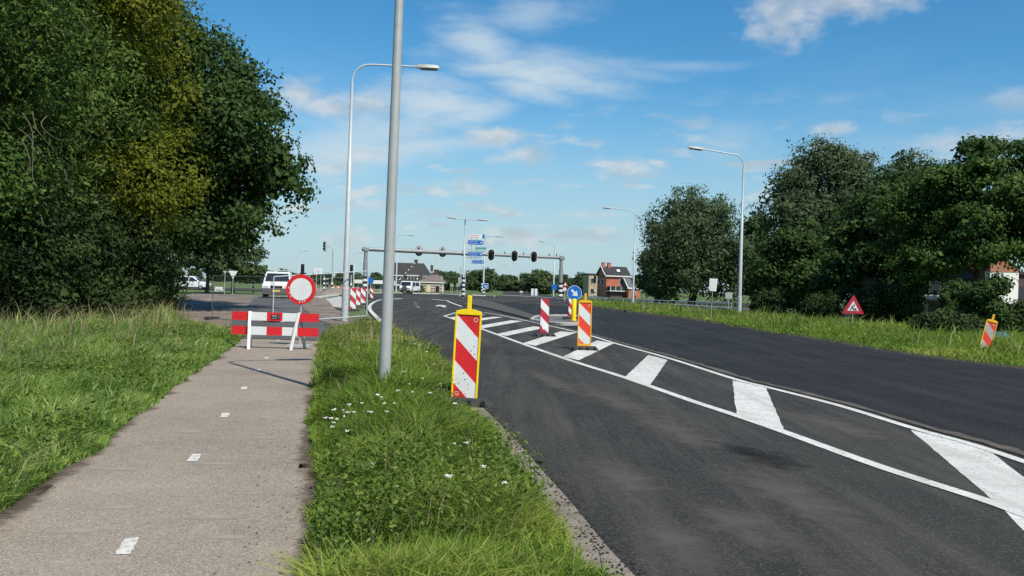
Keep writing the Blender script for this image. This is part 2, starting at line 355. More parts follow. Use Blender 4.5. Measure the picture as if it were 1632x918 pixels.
road_left = [G(*p) for p in [(1000, 918), (955, 868), (905, 805), (850, 742), (805, 690), (765, 650), (727, 602), (693, 562), (662, 541), (637, 526), (613, 511), (592, 498), (583, 490), (584, 483), (596, 477)]]
RL = [ext(road_left[1], road_left[0], L_) for L_ in (9, 6, 4, 3, 2, 1.2, .6)] + smoothline(road_left)
road_right = [G(*p) for p in [(1632, 590), (1521, 576), (1433, 564), (1345, 549), (1236, 532), (1098, 510), (1017, 500), (940, 490), (905, 484)]]
RR = [ext(road_right[1], road_right[0], L_) for L_ in (20, 12, 6, 3)] + smoothline(road_right) + [np.array((8.5, 105.)), np.array((8.5, 128.))]
road = sheet('road', list(RL) + [np.array((-22, 119)), np.array((9, 128))] + list(RR)[::-1], .022, 'asphalt')
cross = sheet('crossroad', [(-160, 116), (-24, 117), (9.2, 120), (140, 125), (140, 150), (10, 148), (-160, 140)], .018, 'asphalt')
cross_a = sheet('far_road', [(-2, 148), (9, 148), (4, 420), (-3, 420)], .014, 'asphalt')
# fresh asphalt on the far side of the hatched strip
up_px = [(797, 503), (888, 523), (940, 536), (980, 548.5), (1065, 572.5), (1168, 605.6), (1220, 619), (1334, 648.5), (1454, 685.6), (1545, 711), (1632, 740)]
lo_px = [(708.6, 504.6), (768.5, 525.7), (837, 551), (911, 577), (997, 604.5), (1100, 641), (1174, 665.6), (1251, 692.5), (1317, 717), (1419.6, 754), (1574, 804), (1632, 825.5)]
UP = [G(*p) for p in up_px]; LO = [G(*p) for p in lo_px]
UPs = smoothline(UP, 5) + [ext(UP[-2], UP[-1], 12)]; LOs = smoothline(LO, 5) + [ext(LO[-2], LO[-1], 10)]
seam = [np.array(p[:2]) + np.array((.16, .1)) for p in UPs]
fe = [np.array(G(*p)[:2]) for p in [(735, 489), (770, 492), (800, 500)]]
sheet('fresh_asphalt', wob(fe + seam[2:], .03, 3) + [np.array((p[0] - .12, p[1])) for p in wob(list(RR)[:-8], .05, 4)] + [np.array(G(760, 480)[:2])], .027, 'newasphalt')
sheet('road_dust', wob([p + np.array((.02, .02)) for p in seam], .03, 5) + wob([p + np.array((.17, .12)) for p in seam], .06, 6)[::-1], .031, mat('seam_dust', (.075, .065, .055), .95, var=.35, scale=3, col2=(.13, .11, .09)))
# painted lines
strip('edge_line', LOs, .15, .0295, 'paint', road); strip('edge_line', UPs, .13, .0300, 'paint', road)
strip('edge_line', [G(706.5, 505), G(727, 498.8), G(750, 497.2), G(772, 499), UP[0]], .13, .0298, 'paint', road)
strip('edge_line', smoothline([G(*p) for p in [(608, 514), (597, 503), (589.5, 494), (590, 487), (597, 481.5), (606, 478.5)]]), .22, .030, 'paint', road)
strip('edge_line', [G(606, 478.5), G(640, 476), G(690, 477.5), G(712, 479.5)], .5, .0302, 'paint', road)
strip('edge_line', smoothline([G(*p) for p in [(712, 479.5), (722, 484), (736, 489)]]), .2, .0304, 'paint', road)
Z0 = [(700, 480)]
def c4(x, y): return (700 + x / 1.751, 480 + y / 1.751)
stripes = [[(1315, 365), (1525, 415), (1632, 500), (1800, 690), (1640, 660), (1555, 572)], [(818, 225), (912, 245), (965, 372), (830, 325)],
           [(583, 153), (637, 167), (587, 241), (517, 217)], [(440, 112), (487, 120), (390, 168), (345, 158)], [(340, 86), (383, 90), (268, 127), (232, 120)],
           [(262, 72), (300, 75), (188, 99), (158, 94)], [(200, 55), (235, 57), (120, 78), (95, 73)], [(150, 45), (178, 46), (70, 63), (52, 57)], [(108, 38), (130, 38), (40, 52), (28, 47)]]
for k, q in enumerate(stripes):
    pts = [G(*c4(*p)) for p in q]
    sheet('hatch_stripe', wob(pts + [pts[0]], .008, k + 30, .2)[:-1], .0256 + .0003 * k, 'paint', road)
ar = MB()
a = [G(*p) for p in [(694, 487.5), (700, 486.5), (708, 487), (712, 489), (708, 490.5), (703, 489.5), (703, 488.6), (695, 488.8)]]
sheet('turn_arrow', a, .031, 'paint', road)
for (x, y) in [(661, 482), (662.5, 485), (664.5, 488), (667, 490.5)]:
    g = G(x, y); sheet('centre_dash', [(g[0] - .08, g[1] - .5), (g[0] + .08, g[1] - .5), (g[0] + .08, g[1] + .5), (g[0] - .08, g[1] + .5)], .031, 'paint', road)
md = [G(*p) for p in [(742, 477.5), (768, 478.5), (800, 487), (835, 499), (862, 508.5), (852, 512), (815, 502), (780, 493), (752, 486)]]
mb = MB(); mb.slab([tuple(p) for p in smoothline([np.array(q[:2]) for q in md] + [np.array(md[0][:2])])[:-1]], 0, .09); struct(mb.build('median_strip', mat('median_earth', (.06, .054, .046), .95, var=.35, scale=1.5, col2=(.1, .088, .07))))
for nm_, ln_ in (('far_kerb', [(800, 471.5), (850, 474), (905, 478), (960, 482.5)]), ('far_kerb', [(560, 468.5), (640, 468), (700, 469.5), (735, 471)]), ('far_kerb', [(752, 471.5), (775, 472), (788, 473)])):
    pts = [G(*q) for q in ln_]; struct(MB().tube([(q[0], q[1], .08) for q in pts], .13, 6).build(nm_, 'concrete'))
# tyre smear and dark damp patch on the near lane
def stainmat(name, col, strength, sc):
    m = bpy.data.materials.new(name); m.use_nodes = True; nt = m.node_tree; N = nt.nodes; L = nt.links; b = N['Principled BSDF']
    b.inputs['Base Color'].default_value = (*col, 1); b.inputs['Roughness'].default_value = .85; b.inputs['Specular IOR Level'].default_value = .15
    tc = N.new('ShaderNodeTexCoord'); v = N.new('ShaderNodeVectorMath'); v.operation = 'MULTIPLY_ADD'; v.inputs[1].default_value = (2, 2, 0); v.inputs[2].default_value = (-1, -1, 0); L.new(tc.outputs['Generated'], v.inputs[0])
    ln = N.new('ShaderNodeVectorMath'); ln.operation = 'LENGTH'; L.new(v.outputs[0], ln.inputs[0])
    n = N.new('ShaderNodeTexNoise'); n.inputs['Scale'].default_value = sc; n.inputs['Detail'].default_value = 8; n.inputs['Roughness'].default_value = .7; L.new(tc.outputs['Object'], n.inputs['Vector'])
    ma = N.new('ShaderNodeMath'); ma.operation = 'MULTIPLY_ADD'; ma.inputs[1].default_value = 2.2; L.new(n.outputs['Fac'], ma.inputs[0]); L.new(ln.outputs['Value'], ma.inputs[2])
    r = N.new('ShaderNodeMapRange'); r.interpolation_type = 'SMOOTHSTEP'; r.inputs[1].default_value = 1.95; r.inputs[2].default_value = 1.15; r.inputs[4].default_value = strength; L.new(ma.outputs[0], r.inputs[0])
    L.new(r.outputs[0], b.inputs['Alpha']); return m
STD, STL, STP = stainmat('damp_stain', (.02, .0195, .019), .6, 5), stainmat('dust_stain', (.12, .112, .1), .6, 3), stainmat('path_scuff', (.4, .35, .29), .7, 5)
def stain(cx, cy, w, l, m, z, parent, ang=0.):
    c = np.array(G(cx, cy)[:2]); ca, sa = math.cos(ang), math.sin(ang)
    mb = MB(); mb.add([(x, y, 0) for x, y in ((-w, -l), (w, -l), (w, l), (-w, l))], [(0, 1, 2, 3)]); o = mb.build('surface_stain', m, parent, loc=(c[0], c[1], z)); o.rotation_euler = (0, 0, ang)
for (cx, cy, w, l, m) in [(1225, 735, .45, .75, STD), (1180, 720, .3, .5, STD), (1080, 690, .5, 2.2, STL), (1250, 790, .5, 1.6, STL), (980, 640, .5, 3, STL), (1000, 770, .4, 1.5, STL), (880, 610, .4, 3.5, STL), (1330, 680, .5, 2, STL), (1180, 840, .5, 1.0, STL), (1080, 870, .35, .8, STL), (760, 540, .5, 6, STL), (900, 860, .25, .7, STL)]: stain(cx, cy, w, l, m, .0240 + .0001 * (int(cx) % 9), road, R(10))
for (cx, cy, w, l) in [(185, 812, .28, .14), (190, 750, .4, .12), (340, 828, .25, .12), (345, 742, .3, .12), (380, 790, .12, .06), (400, 790, .12, .06), (120, 850, .3, .14), (420, 700, .25, .15), (300, 690, .3, .2), (430, 640, .3, .25), (360, 860, .3, .1)]: stain(cx, cy, w, l, STP, .0142 + .0001 * (int(cx) % 9), path)
# sandy strip along the road's left edge
el_ = wob(RL[:50], .05, 8, .12)
inn = [np.array(p) + np.array((.02, 0)) for p in RL[:50]]
outl = []
for i, p in enumerate(RL[:50]):
    t = RL[min(i + 1, 49)] - RL[max(i - 1, 0)]; t = t / np.linalg.norm(t); n = np.array((-t[1], t[0]))
    outl.append(p + n * (.42 if p[1] < 9 else .34))
sheet('kerb_strip', wob(inn, .0, 8, .15) + wob(outl, .13, 9, .1)[::-1], .0245, 'sand')
# earth and old asphalt beyond the barrier
def zdirt(x, y): return .03 + .33 * max(0, min(1, (y - 34) / 22)) * max(0, min(1, (-6.5 - x) / 3))
mb = MB(); nx, ny = 40, 44; gv = []
rg = np.random.RandomState(3)
for j in range(ny):
    for i in range(nx):
        y = 23.4 + j * 1.05; xr = np.interp(y, [23, 30, 36, 46, 60, 72], [-4.2, -5.1, -6.0, -9, -12.4, -16]); xl = np.interp(y, [23, 26, 30, 40, 72], [-7.4, -9, -14, -17, -26])
        x = xl + (xr - xl) * i / (nx - 1); edge = i in (0, nx - 1) or j in (0, ny - 1)
        gv.append((x, y, -.05 if edge and j != 0 else zdirt(x, y) + rg.uniform(-.02, .02) - (.03 if j == 0 else 0)))
mb.add(gv, [(j * nx + i, j * nx + i + 1, (j + 1) * nx + i + 1, (j + 1) * nx + i) for j in range(ny - 1) for i in range(nx - 1)])
struct(mb.build('dirt_ground', 'dirt', smooth=True))
mb = MB(); a = [];
for j in range(24):
    y = 23.3 + j * 1.55
    for s in (0, 1):
        x = np.interp(y, [23, 30, 45, 60], [-7.3, -9.6, -13.5, -17.5]) * (1 - s) + np.interp(y, [23, 30, 36, 60], [-4.4, -5.8, -8, -15.0]) * s
        a.append((x, y, zdirt(x, y) + .022 - (.028 if j == 0 else 0)))
mb.add(a, [(2 * j, 2 * j + 1, 2 * j + 3, 2 * j + 2) for j in range(23)])
struct(mb.build('old_path_asphalt', 'oldasphalt'))
# pale slab and its kerb behind the pole, sand heaps
rs = [D(*p, d) for p, d in [((495, 478), 76), ((500, 486), 58), ((547, 493), 50), ((556, 482), 70), ((545, 471), 95), ((520, 470), 98)]]
mb = MB(); mb.slab([(p[0], p[1]) for p in rs], -.05, .1); struct(mb.build('concrete_slab', 'concrete'))
mb = MB(); k0, k1 = D(497, 475.5, 66), D(538, 470, 88); mb.tube([(k0[0], k0[1], .25), (k1[0], k1[1], .25)], .16, 6); struct(mb.build('kerb_edging', 'concrete'))
def heap(px, d, r, h, seed):
    rg = np.random.RandomState(seed); x, y, _ = D(px, 470, d); vs = [(0, 0, h)]; n = 18
    for k, q in enumerate((.35, .7, 1)):
        for i in range(n):
            rr = r * q * rg.uniform(.85, 1.1); vs.append((rr * math.cos(6.283 * i / n), rr * math.sin(6.283 * i / n), h * (1 - q) ** .8 * rg.uniform(.8, 1.15) - (.05 if k == 2 else 0)))
    fs = [(0, 1 + i, 1 + (i + 1) % n) for i in range(n)] + [(1 + k * n + i, 1 + k * n + n + i, 1 + k * n + n + (i + 1) % n, 1 + k * n + (i + 1) % n) for k in (0, 1) for i in range(n)]
    b = MB(); b.add(vs, fs); o = b.build('sand_heap', 'sand', smooth=True, loc=(x, y, .0)); return o
for (px, d, r, h, lab) in [(535, 92, 2.6, 1.0, 'pale sand heap beside the concrete slab'), (512, 100, 2.2, .9, 'low sand heap at the foot of the white sign boards')]:
    o = heap(px, d, r, h, int(px)); o['label'] = lab; o['category'] = 'sand heap'

# ------------------------------------------------------------------ grass and weeds
def inpoly(x, y, poly):
    px = np.array([p[0] for p in poly]); py = np.array([p[1] for p in poly]); c = np.zeros(len(x), bool); j = len(px) - 1
    for i in range(len(px)):
        t = ((py[i] > y) != (py[j] > y)) & (x < (px[j] - px[i]) * (y - py[i]) / (py[j] - py[i] + 1e-12) + px[i]); c ^= t; j = i
    return c
def pnoise(x, y, s, seed):
    rg = np.random.RandomState(seed); v = np.zeros(len(x))
    for k in range(7):
        a = rg.uniform(0, 6.283); f = s * rg.uniform(.5, 2); v += np.sin((x * math.cos(a) + y * math.sin(a)) * f + rg.uniform(0, 6.283))
    return v / 7 * 1.6
def sample(poly, n, rg, keep):
    p = np.array([q[:2] for q in poly]); lo, hi = p.min(0), p.max(0); X = []; tot = 0
    for it in range(60):
        q = rg.uniform(0, 1, (400000, 2)) * (hi - lo) + lo
        k = inpoly(q[:, 0], q[:, 1], p); q = q[k]
        q = q[rg.uniform(0, 1, len(q)) < keep(q[:, 0], q[:, 1])]
        X.append(q); tot += len(q)
        if tot >= n: break
    return np.concatenate(X)[:n]
def meshnp(name, V, loops, sizes, m, tint=None, parent=None, smooth=False):
    me = bpy.data.meshes.new(name); me.vertices.add(len(V)); me.vertices.foreach_set('co', V.astype(np.float32).ravel())
    me.loops.add(len(loops)); me.loops.foreach_set('vertex_index', loops.astype(np.int32))
    st = np.concatenate([[0], np.cumsum(sizes)[:-1]]).astype(np.int32)
    me.polygons.add(len(sizes)); me.polygons.foreach_set('loop_start', st)
    if tint is not None:
        at = me.attributes.new('tint', 'FLOAT', 'POINT'); at.data.foreach_set('value', np.clip(tint, 0, 1).astype(np.float32))
    me.materials.append(M[m] if isinstance(m, str) else m); me.update(calc_edges=True); me.validate()
    o = bpy.data.objects.new(name, me); COL.objects.link(o)
    if parent: o.parent = parent
    return o
def blades(name, xy, z0, h, w, tint, m, rg, lean=.45, label=None):
    n = len(xy); a = rg.uniform(0, 6.283, n); b = pnoise(xy[:, 0], xy[:, 1], 3.2, 77) * 3.2 + rg.normal(0, 1.25, n); ln = h * lean * rg.uniform(.25, 1.3, n)
    w = w * np.where(rg.uniform(0, 1, n) < .18, 2.1, .85)
    ux, uy = np.cos(a) * w / 2, np.sin(a) * w / 2; lx, ly = np.cos(b) * ln, np.sin(b) * ln
    V = np.zeros((n, 5, 3)); x, y = xy[:, 0], xy[:, 1]
    V[:, 0] = np.stack([x - ux, y - uy, z0], 1); V[:, 1] = np.stack([x + ux, y + uy, z0], 1)
    mx, my, mz = x + lx * .3, y + ly * .3, z0 + h * .6
    V[:, 2] = np.stack([mx + ux * .75, my + uy * .75, mz], 1); V[:, 3] = np.stack([mx - ux * .75, my - uy * .75, mz], 1)
    V[:, 4] = np.stack([x + lx, y + ly, z0 + h * (1 - .25 * (ln / h))], 1)
    base = np.arange(n)[:, None] * 5
    lp = np.concatenate([base + np.array([[0, 1, 2, 3]]), base + np.array([[3, 2, 4]])], 1).ravel()
    o = meshnp(name, V.reshape(-1, 3), lp, np.tile([4, 3], n), m, np.repeat(tint, 5))
    struct(o, 'stuff', label); o['category'] = 'grass'
    return o
rg = np.random.RandomState(11)
# left bank, between path and trees
LB = [p + np.array((-.02, 0)) for p in PL] + [np.array((-8.3, 25.0)), np.array((-10.5, 28)), np.array((-13, 33)), np.array((-19, 36)), np.array((-19, 8)), np.array((-9, -4))]
sheet('left_bank', LB, .006, 'soil')
def pathdist(xy, line):
    d = np.full(len(xy), 1e9)
    for p in line: d = np.minimum(d, np.hypot(xy[:, 0] - p[0], xy[:, 1] - p[1]))
    return d
vis = lambda x, y: ((x > -.64 * y - 1.2) & (y > 3)).astype(float)
xy = sample(LB, 185000, rg, lambda x, y: vis(x, y) * np.minimum(1, (7.5 / np.maximum(y, 1)) ** 1.35))
pd = pathdist(xy, PL)
nz = pnoise(xy[:, 0], xy[:, 1], 1.4, 1); n2 = pnoise(xy[:, 0], xy[:, 1], .45, 2)
tf = pnoise(xy[:, 0], xy[:, 1], 5.5, 31)
h = np.clip(.13 + .085 * np.minimum(pd, 2.8) + .08 * nz + .1 * tf, .05, .6) * rg.uniform(.4, 1.45, len(xy))
far = np.clip((pd - 3.2) / 2.2, 0, 1); h += far * rg.uniform(0, .35, len(xy)) * (rg.uniform(0, 1, len(xy)) < .3)
blades('bank_grass', xy, np.full(len(xy), .0), h, .006 + .0011 * xy[:, 1] * rg.uniform(.6, 1.3, len(xy)), .42 + .2 * nz + .15 * n2 + .22 * tf + rg.normal(0, .23, len(xy)) + .5 * (rg.uniform(0, 1, len(xy)) < .07), 'grass', rg, 1.0, 'long bright green grass between cycle path and dark trees')
xs = sample(LB, 4200, rg, lambda x, y: vis(x, y) * (y > 6)); xs = xs[(pathdist(xs, PL) > rg.uniform(.3, 4.2, len(xs)))]
blades('reed_stalks', xs, np.zeros(len(xs)), rg.uniform(.35, 1.1, len(xs)), .002 + .0006 * xs[:, 1], rg.uniform(0, .8, len(xs)), 'dry', rg, .5, 'tall dry reed stalks along the foot of the trees')
# centre verge
VE = [p for p in PR] + [np.array(G(545, 521)[:2]), np.array(G(585, 512)[:2])] + [p for p in RL[::-1] if p[1] < 33]
gi = [i for i, p in enumerate(RL) if p[1] < 33]
vo = []
for i in gi[::-1]:
    p = RL[i]; t = RL[min(i + 1, len(RL) - 1)] - RL[max(i - 1, 0)]; t = t / np.linalg.norm(t); n = np.array((-t[1], t[0])); vo.append(p + n * np.interp(p[1], [0, 12, 20, 33], [.2, .17, .08, .05]))
VE = [p for p in PR] + [np.array(G(545, 521)[:2]), np.array(G(583, 513)[:2])] + vo
sheet('verge', VE, .016, 'soil')
xy = sample(VE, 150000, rg, lambda x, y: ((y > 3)) * np.minimum(1, (7. / np.maximum(y, 1)) ** 1.2))
pd = pathdist(xy, PR); rd = pathdist(xy, vo); ed = np.minimum(pd, rd)
nz = pnoise(xy[:, 0], xy[:, 1], 2.6, 5); n2 = pnoise(xy[:, 0], xy[:, 1], .9, 6)
bare = ((xy[:, 0] + 1.4) / .22) ** 2 + ((xy[:, 1] - 6.7) / .5) ** 2 < 1 + .4 * nz
ok = (~bare) & (rg.uniform(0, 1, len(xy)) < np.clip(.12 + ed / .22, 0, 1)); xy, nz, n2, ed = xy[ok], nz[ok], n2[ok], ed[ok]
h = (.09 + .26 * np.clip(ed / .75, 0, 1) ** .8 + .13 * nz * np.clip(ed / .4, 0, 1)) * rg.uniform(.55, 1.25, len(xy))
h *= np.interp(xy[:, 1], [0, 6, 9, 12.5, 17, 22, 30], [.75, .85, 1.15, 1.3, .9, .45, .3])
pdk = pathdist(xy, PR); h = h * np.clip(.3 + pdk / .5, .3, 1)
bx_, by_, _ = G(741, 648)
h = np.where((np.abs(xy[:, 0] - bx_ + .02) < .5) & (xy[:, 1] > by_ - 1.5) & (xy[:, 1] < by_ + .5), np.minimum(h, .05 + .1 * np.abs(xy[:, 0] - bx_)), h)
h = np.clip(h, .03, .62)
blades('verge_grass', xy, np.full(len(xy), .012), h, .006 + .001 * xy[:, 1] * rg.uniform(.6, 1.3, len(xy)), np.where(rg.uniform(0, 1, len(xy)) < .06, .5, 0) + .40 + .24 * nz + .2 * n2 + rg.normal(0, .2, len(xy)) + .25 * np.clip((xy[:, 1] - 18) / 8, 0, 1), 'grass_verge', rg, .95, 'mixed rough grass on the verge between cycle path and road')
xs = sample(VE, 1500, rg, lambda x, y: (y > 4) * np.minimum(1, (8. / y) ** 1.2)); xs = xs[np.minimum(pathdist(xs, PR), pathdist(xs, vo)) > .25]
blades('seed_stalks', xs, np.zeros(len(xs)), rg.uniform(.25, .6, len(xs)), np.full(len(xs), .0015) + .0005 * xs[:, 1], rg.uniform(0, .9, len(xs)), 'dry', rg, .6, 'thin dry seed stalks standing in the verge grass')
def weeds(name, poly, n, m, size, zr, rg, keep, label, line=None):
    xy = sample(poly, n, rg, keep); n = len(xy); c = np.concatenate([xy, rg.uniform(zr[0], zr[1], (n, 1))], 1)
    return leaves(name, c, size * rg.uniform(.5, 1.4, n), .45, rg.normal(0, 1, (n, 3)) * np.array((.8, .8, .5)) + np.array((0, 0, .9)), rg.uniform(0, 1, n), m, rg, None, label)
def leaves(name, c, size, asp, nrm, tint, m, rg, parent, label=None):
    n = len(c); nrm = nrm / (np.linalg.norm(nrm, axis=1, keepdims=True) + 1e-9)
    r = rg.normal(0, 1, (n, 3)); a = np.cross(nrm, r); a /= (np.linalg.norm(a, axis=1, keepdims=True) + 1e-9); b = np.cross(nrm, a)
    s = np.asarray(size)[:, None] if hasattr(size, '__len__') else size
    V = np.stack([c - a * s * .5, c + b * s * asp * .5 - a * s * .05, c + a * s * .5, c - b * s * asp * .5 - a * s * .05], 1)
    lp = np.arange(4 * n); o = meshnp(name, V.reshape(-1, 3), lp, np.full(n, 4), m, np.repeat(tint, 4), parent)
    if label: struct(o, 'stuff', label); o['category'] = 'weeds'
    return o
weeds('verge_weeds', VE, 20000, 'weed', .042, (.08, .36), rg, lambda x, y: (y > 4) * np.clip(pnoise(x, y, 2.2, 9) * 1.4, 0, 1) * np.minimum(1, (8 / np.maximum(y, 1)) ** 1.3), 'low broad leafed weeds among the verge grass')
weeds('bank_weeds', LB, 16000, 'weed', .06, (.1, .34), rg, lambda x, y: vis(x, y) * np.clip(pnoise(x, y, 1.6, 12) * 1.4, 0, 1) * np.minimum(1, (8 / np.maximum(y, 1)) ** 1.3), 'broad leafed weeds low in the left bank grass')
# right verge
RRn = [p for p in RR if p[1] > 8]
RV = [p for p in RRn] + [np.array((12.5, 128)), np.array((13.0, 100)), np.array((14.3, 80)), np.array((17, 60)), np.array((18, 40)), np.array((20, 24)), np.array((24, 8))]
sheet('right_verge', RV, .008, 'soil')
xy = sample(RV, 80000, rg, lambda x, y: (x < .66 * y + 2) * np.minimum(1, (24 / np.maximum(y, 1)) ** 1.3))
rd = pathdist(xy, RRn); nz = pnoise(xy[:, 0], xy[:, 1], 1.1, 15); n2 = pnoise(xy[:, 0], xy[:, 1], .35, 16)
h = (.07 + .12 * np.clip(rd, 0, 4) ** .8 + .08 * nz * np.clip(rd, 0, 1)) * rg.uniform(.5, 1.4, len(xy)); h *= np.interp(xy[:, 1], [0, 30, 70, 120], [1, 1.15, .9, .5])
h += (rd > 2) * (rg.uniform(0, 1, len(xy)) < .03) * rg.uniform(0, .5, len(xy))
ok = rg.uniform(0, 1, len(xy)) < np.clip(.2 + rd / .4, 0, 1)
blades('right_verge_grass', xy[ok], np.zeros(ok.sum()), np.clip(h, .03, 1.0)[ok], .006 + .0010 * xy[ok][:, 1], (.42 + .24 * nz + .2 * n2 + rg.normal(0, .17, len(xy)))[ok], 'grass_verge', rg, .85, 'sunlit rough grass on the verge beyond the fresh asphalt')
xs = sample(RV, 900, rg, lambda x, y: (x < .66 * y + 2) * (y < 75) * 1.); xs = xs[pathdist(xs, RRn) > 1.4]
blades('right_seed_stalks', xs, np.zeros(len(xs)), rg.uniform(.4, 1.0, len(xs)), .003 + .0005 * xs[:, 1], rg.uniform(0, .9, len(xs)), 'dry', rg, .5, 'dry seed stalks standing in the right verge')
# crumbs of asphalt and soil along the edges
def crumbs(name, line, n, off, size, m, label, seed):
    rg = np.random.RandomState(seed); L_ = np.array([p[:2] for p in line]); k = rg.randint(0, len(L_) - 1, n); t = rg.uniform(0, 1, (n, 1))
    p = L_[k] * (1 - t) + L_[k + 1] * t + np.stack([rg.normal(off, .07, n), rg.normal(0, .07, n)], 1)
    s = size * rg.uniform(.4, 1.3, n) * np.maximum(1, p[:, 1] / 16); base = np.array([(-1, -1, 0), (1, -.7, 0), (.2, 1, 0), (0, 0, 1)])
    V = np.zeros((n, 4, 3)); a = rg.uniform(0, 6.283, n)
    for j, (bx, by, bz) in enumerate(base):
        V[:, j, 0] = p[:, 0] + s * (bx * np.cos(a) - by * np.sin(a)); V[:, j, 1] = p[:, 1] + s * (bx * np.sin(a) + by * np.cos(a)); V[:, j, 2] = .02 + s * bz * .9
    lp = (np.arange(n)[:, None] * 4 + np.array([[0, 1, 3, 1, 2, 3, 2, 0, 3]])).ravel()
    o = meshnp(name, V.reshape(-1, 3), lp, np.full(3 * n, 3), m); struct(o, 'stuff', label); o['category'] = 'gravel'
crumbs('road_edge_crumbs', RL[:60], 1600, -.02, .014, 'newasphalt', 'dark asphalt crumbs along the broken left road edge', 1)
crumbs('sand_crumbs', RL[:50], 500, -.2, .009, 'sand', 'small pale stones in the sandy strip', 2)
crumbs('soil_crumbs', RRn, 1500, .12, .04, mat('dark_clods', (.045, .04, .033), .95, var=.4, scale=5), 'dark soil clods along the right road edge', 3)
crumbs('path_crumbs', PR[:40], 350, .02, .012, 'dirt', 'soil crumbs along the right edge of the path', 4)
SOIL = stainmat('bare_soil', (.17, .125, .085), .9, 6); DUST = stainmat('edge_soil', (.13, .105, .08), .75, 4)
for (cx, cy, w, l) in [(524, 752, .3, .55), (500, 905, .2, .5), (512, 690, .14, .3)]: stain(cx, cy, w, l, SOIL, .0165, path)
for line, sgn in ((PL, 1), (PR, -1)):                               # soil creeping over the path edges
    for i, p in enumerate(line):
        if p[1] < 4.4 or i % 2: continue
        mb = MB(); w, l = random.uniform(.12, .24), random.uniform(.4, .8); mb.add([(-w, -l, 0), (w, -l, 0), (w, l, 0), (-w, l, 0)], [(0, 1, 2, 3)]); o = mb.build('edge_soil', DUST, path, loc=(p[0] + sgn * .04, p[1], .0152 + .00003 * i)); o.rotation_euler = (0, 0, R(13))
def edgetufts(name, line, n, sgn, m, label, seed):
    q = np.random.RandomState(seed); L_ = np.array([p[:2] for p in line if 3.5 < p[1] < 26]); k = q.randint(0, len(L_) - 1, n); t = q.uniform(0, 1, (n, 1))
    xy = L_[k] * (1 - t) + L_[k + 1] * t; xy[:, 0] += sgn * np.abs(q.normal(0, .028, n)) * np.clip(pnoise(xy[:, 0], xy[:, 1], 6, seed) + .8, .1, 2)
    blades(name, xy, np.full(n, .012), q.uniform(.03, .11, n), .005 + .0009 * xy[:, 1], q.normal(.45, .25, n), m, q, 1.0, label)
edgetufts('bank_edge_grass', PL, 9000, 1, 'grass', 'short grass creeping over the left edge of the cycle path', 51)
edgetufts('verge_edge_grass', PR, 7000, -1, 'grass_verge', 'short grass creeping over the right edge of the cycle path', 52)
q = np.random.RandomState(8); nq = 420; k_ = q.randint(0, len(PR) - 8, nq); lp_ = np.array(PR)[k_] + np.stack([-np.abs(q.normal(0, .3, nq)), q.uniform(-.4, .4, nq)], 1)
leaves('leaf_litter', np.concatenate([lp_, np.full((nq, 1), .022)], 1), .03 * q.uniform(.4, 1.3, nq), .5, q.normal(0, .25, (nq, 3)) + np.array((0, 0, 1)), q.uniform(0, .6, nq), 'dry', q, None, 'scattered dry leaves and straw along the right path edge')
# flowers in the verge
def flower(hz):
    t = thing('yarrow', 'white flowering yarrow stem in the verge grass', 'flower', group='white flowers in the centre verge')
    MB().tube([(0, 0, 0), (.015, .01, hz * .55), (0, 0, hz)], [.004, .003, .0025], 5).build('stem', 'stem', t)
    b = MB(); rg = random.Random(int(hz * 1000))
    for i in range(16):
        a = rg.uniform(0, 6.28); r = .042 * math.sqrt(rg.random()); x, y = r * math.cos(a), r * math.sin(a); z = hz + rg.uniform(-.004, .01)
        b.tube([(x, y, z), (x, y, z + .004)], [.012, .009], 6)
    b.build('flower_head', 'flower', t); return t
protos = [flower(.34), flower(.42), flower(.49)]; used = [0, 0, 0]
fl = [(553, 650), (541, 655), (523, 662), (533, 665), (519, 668), (548, 645), (558, 654), (600, 625), (612, 629), (608, 636), (614, 643), (640, 622), (664, 618), (660, 626), (672, 598), (703, 612), (685, 622), (651, 594), (645, 590), (662, 545), (672, 549), (684, 552), (680, 560), (697, 575), (729, 704), (773, 745), (818, 756), (595, 730), (712, 760), (748, 695), (616, 655), (570, 640), (585, 652), (630, 640), (564, 690), (725, 640), (566, 655), (545, 660), (527, 671), (537, 672), (655, 612)]
for i, (x, y) in enumerate(fl):
    k = i % 3; z = (.34, .42, .49)[k]; g = G(x, y, z * .97)
    o = protos[k] if not used[k] else copy_tree(protos[k]); used[k] = 1
    o.location = (g[0], g[1], 0); o.rotation_euler = (random.uniform(-.12, .12), random.uniform(-.12, .12), random.uniform(0, 6)); o.scale = (random.uniform(.3, .6),) * 2 + (random.uniform(.85, 1.),)

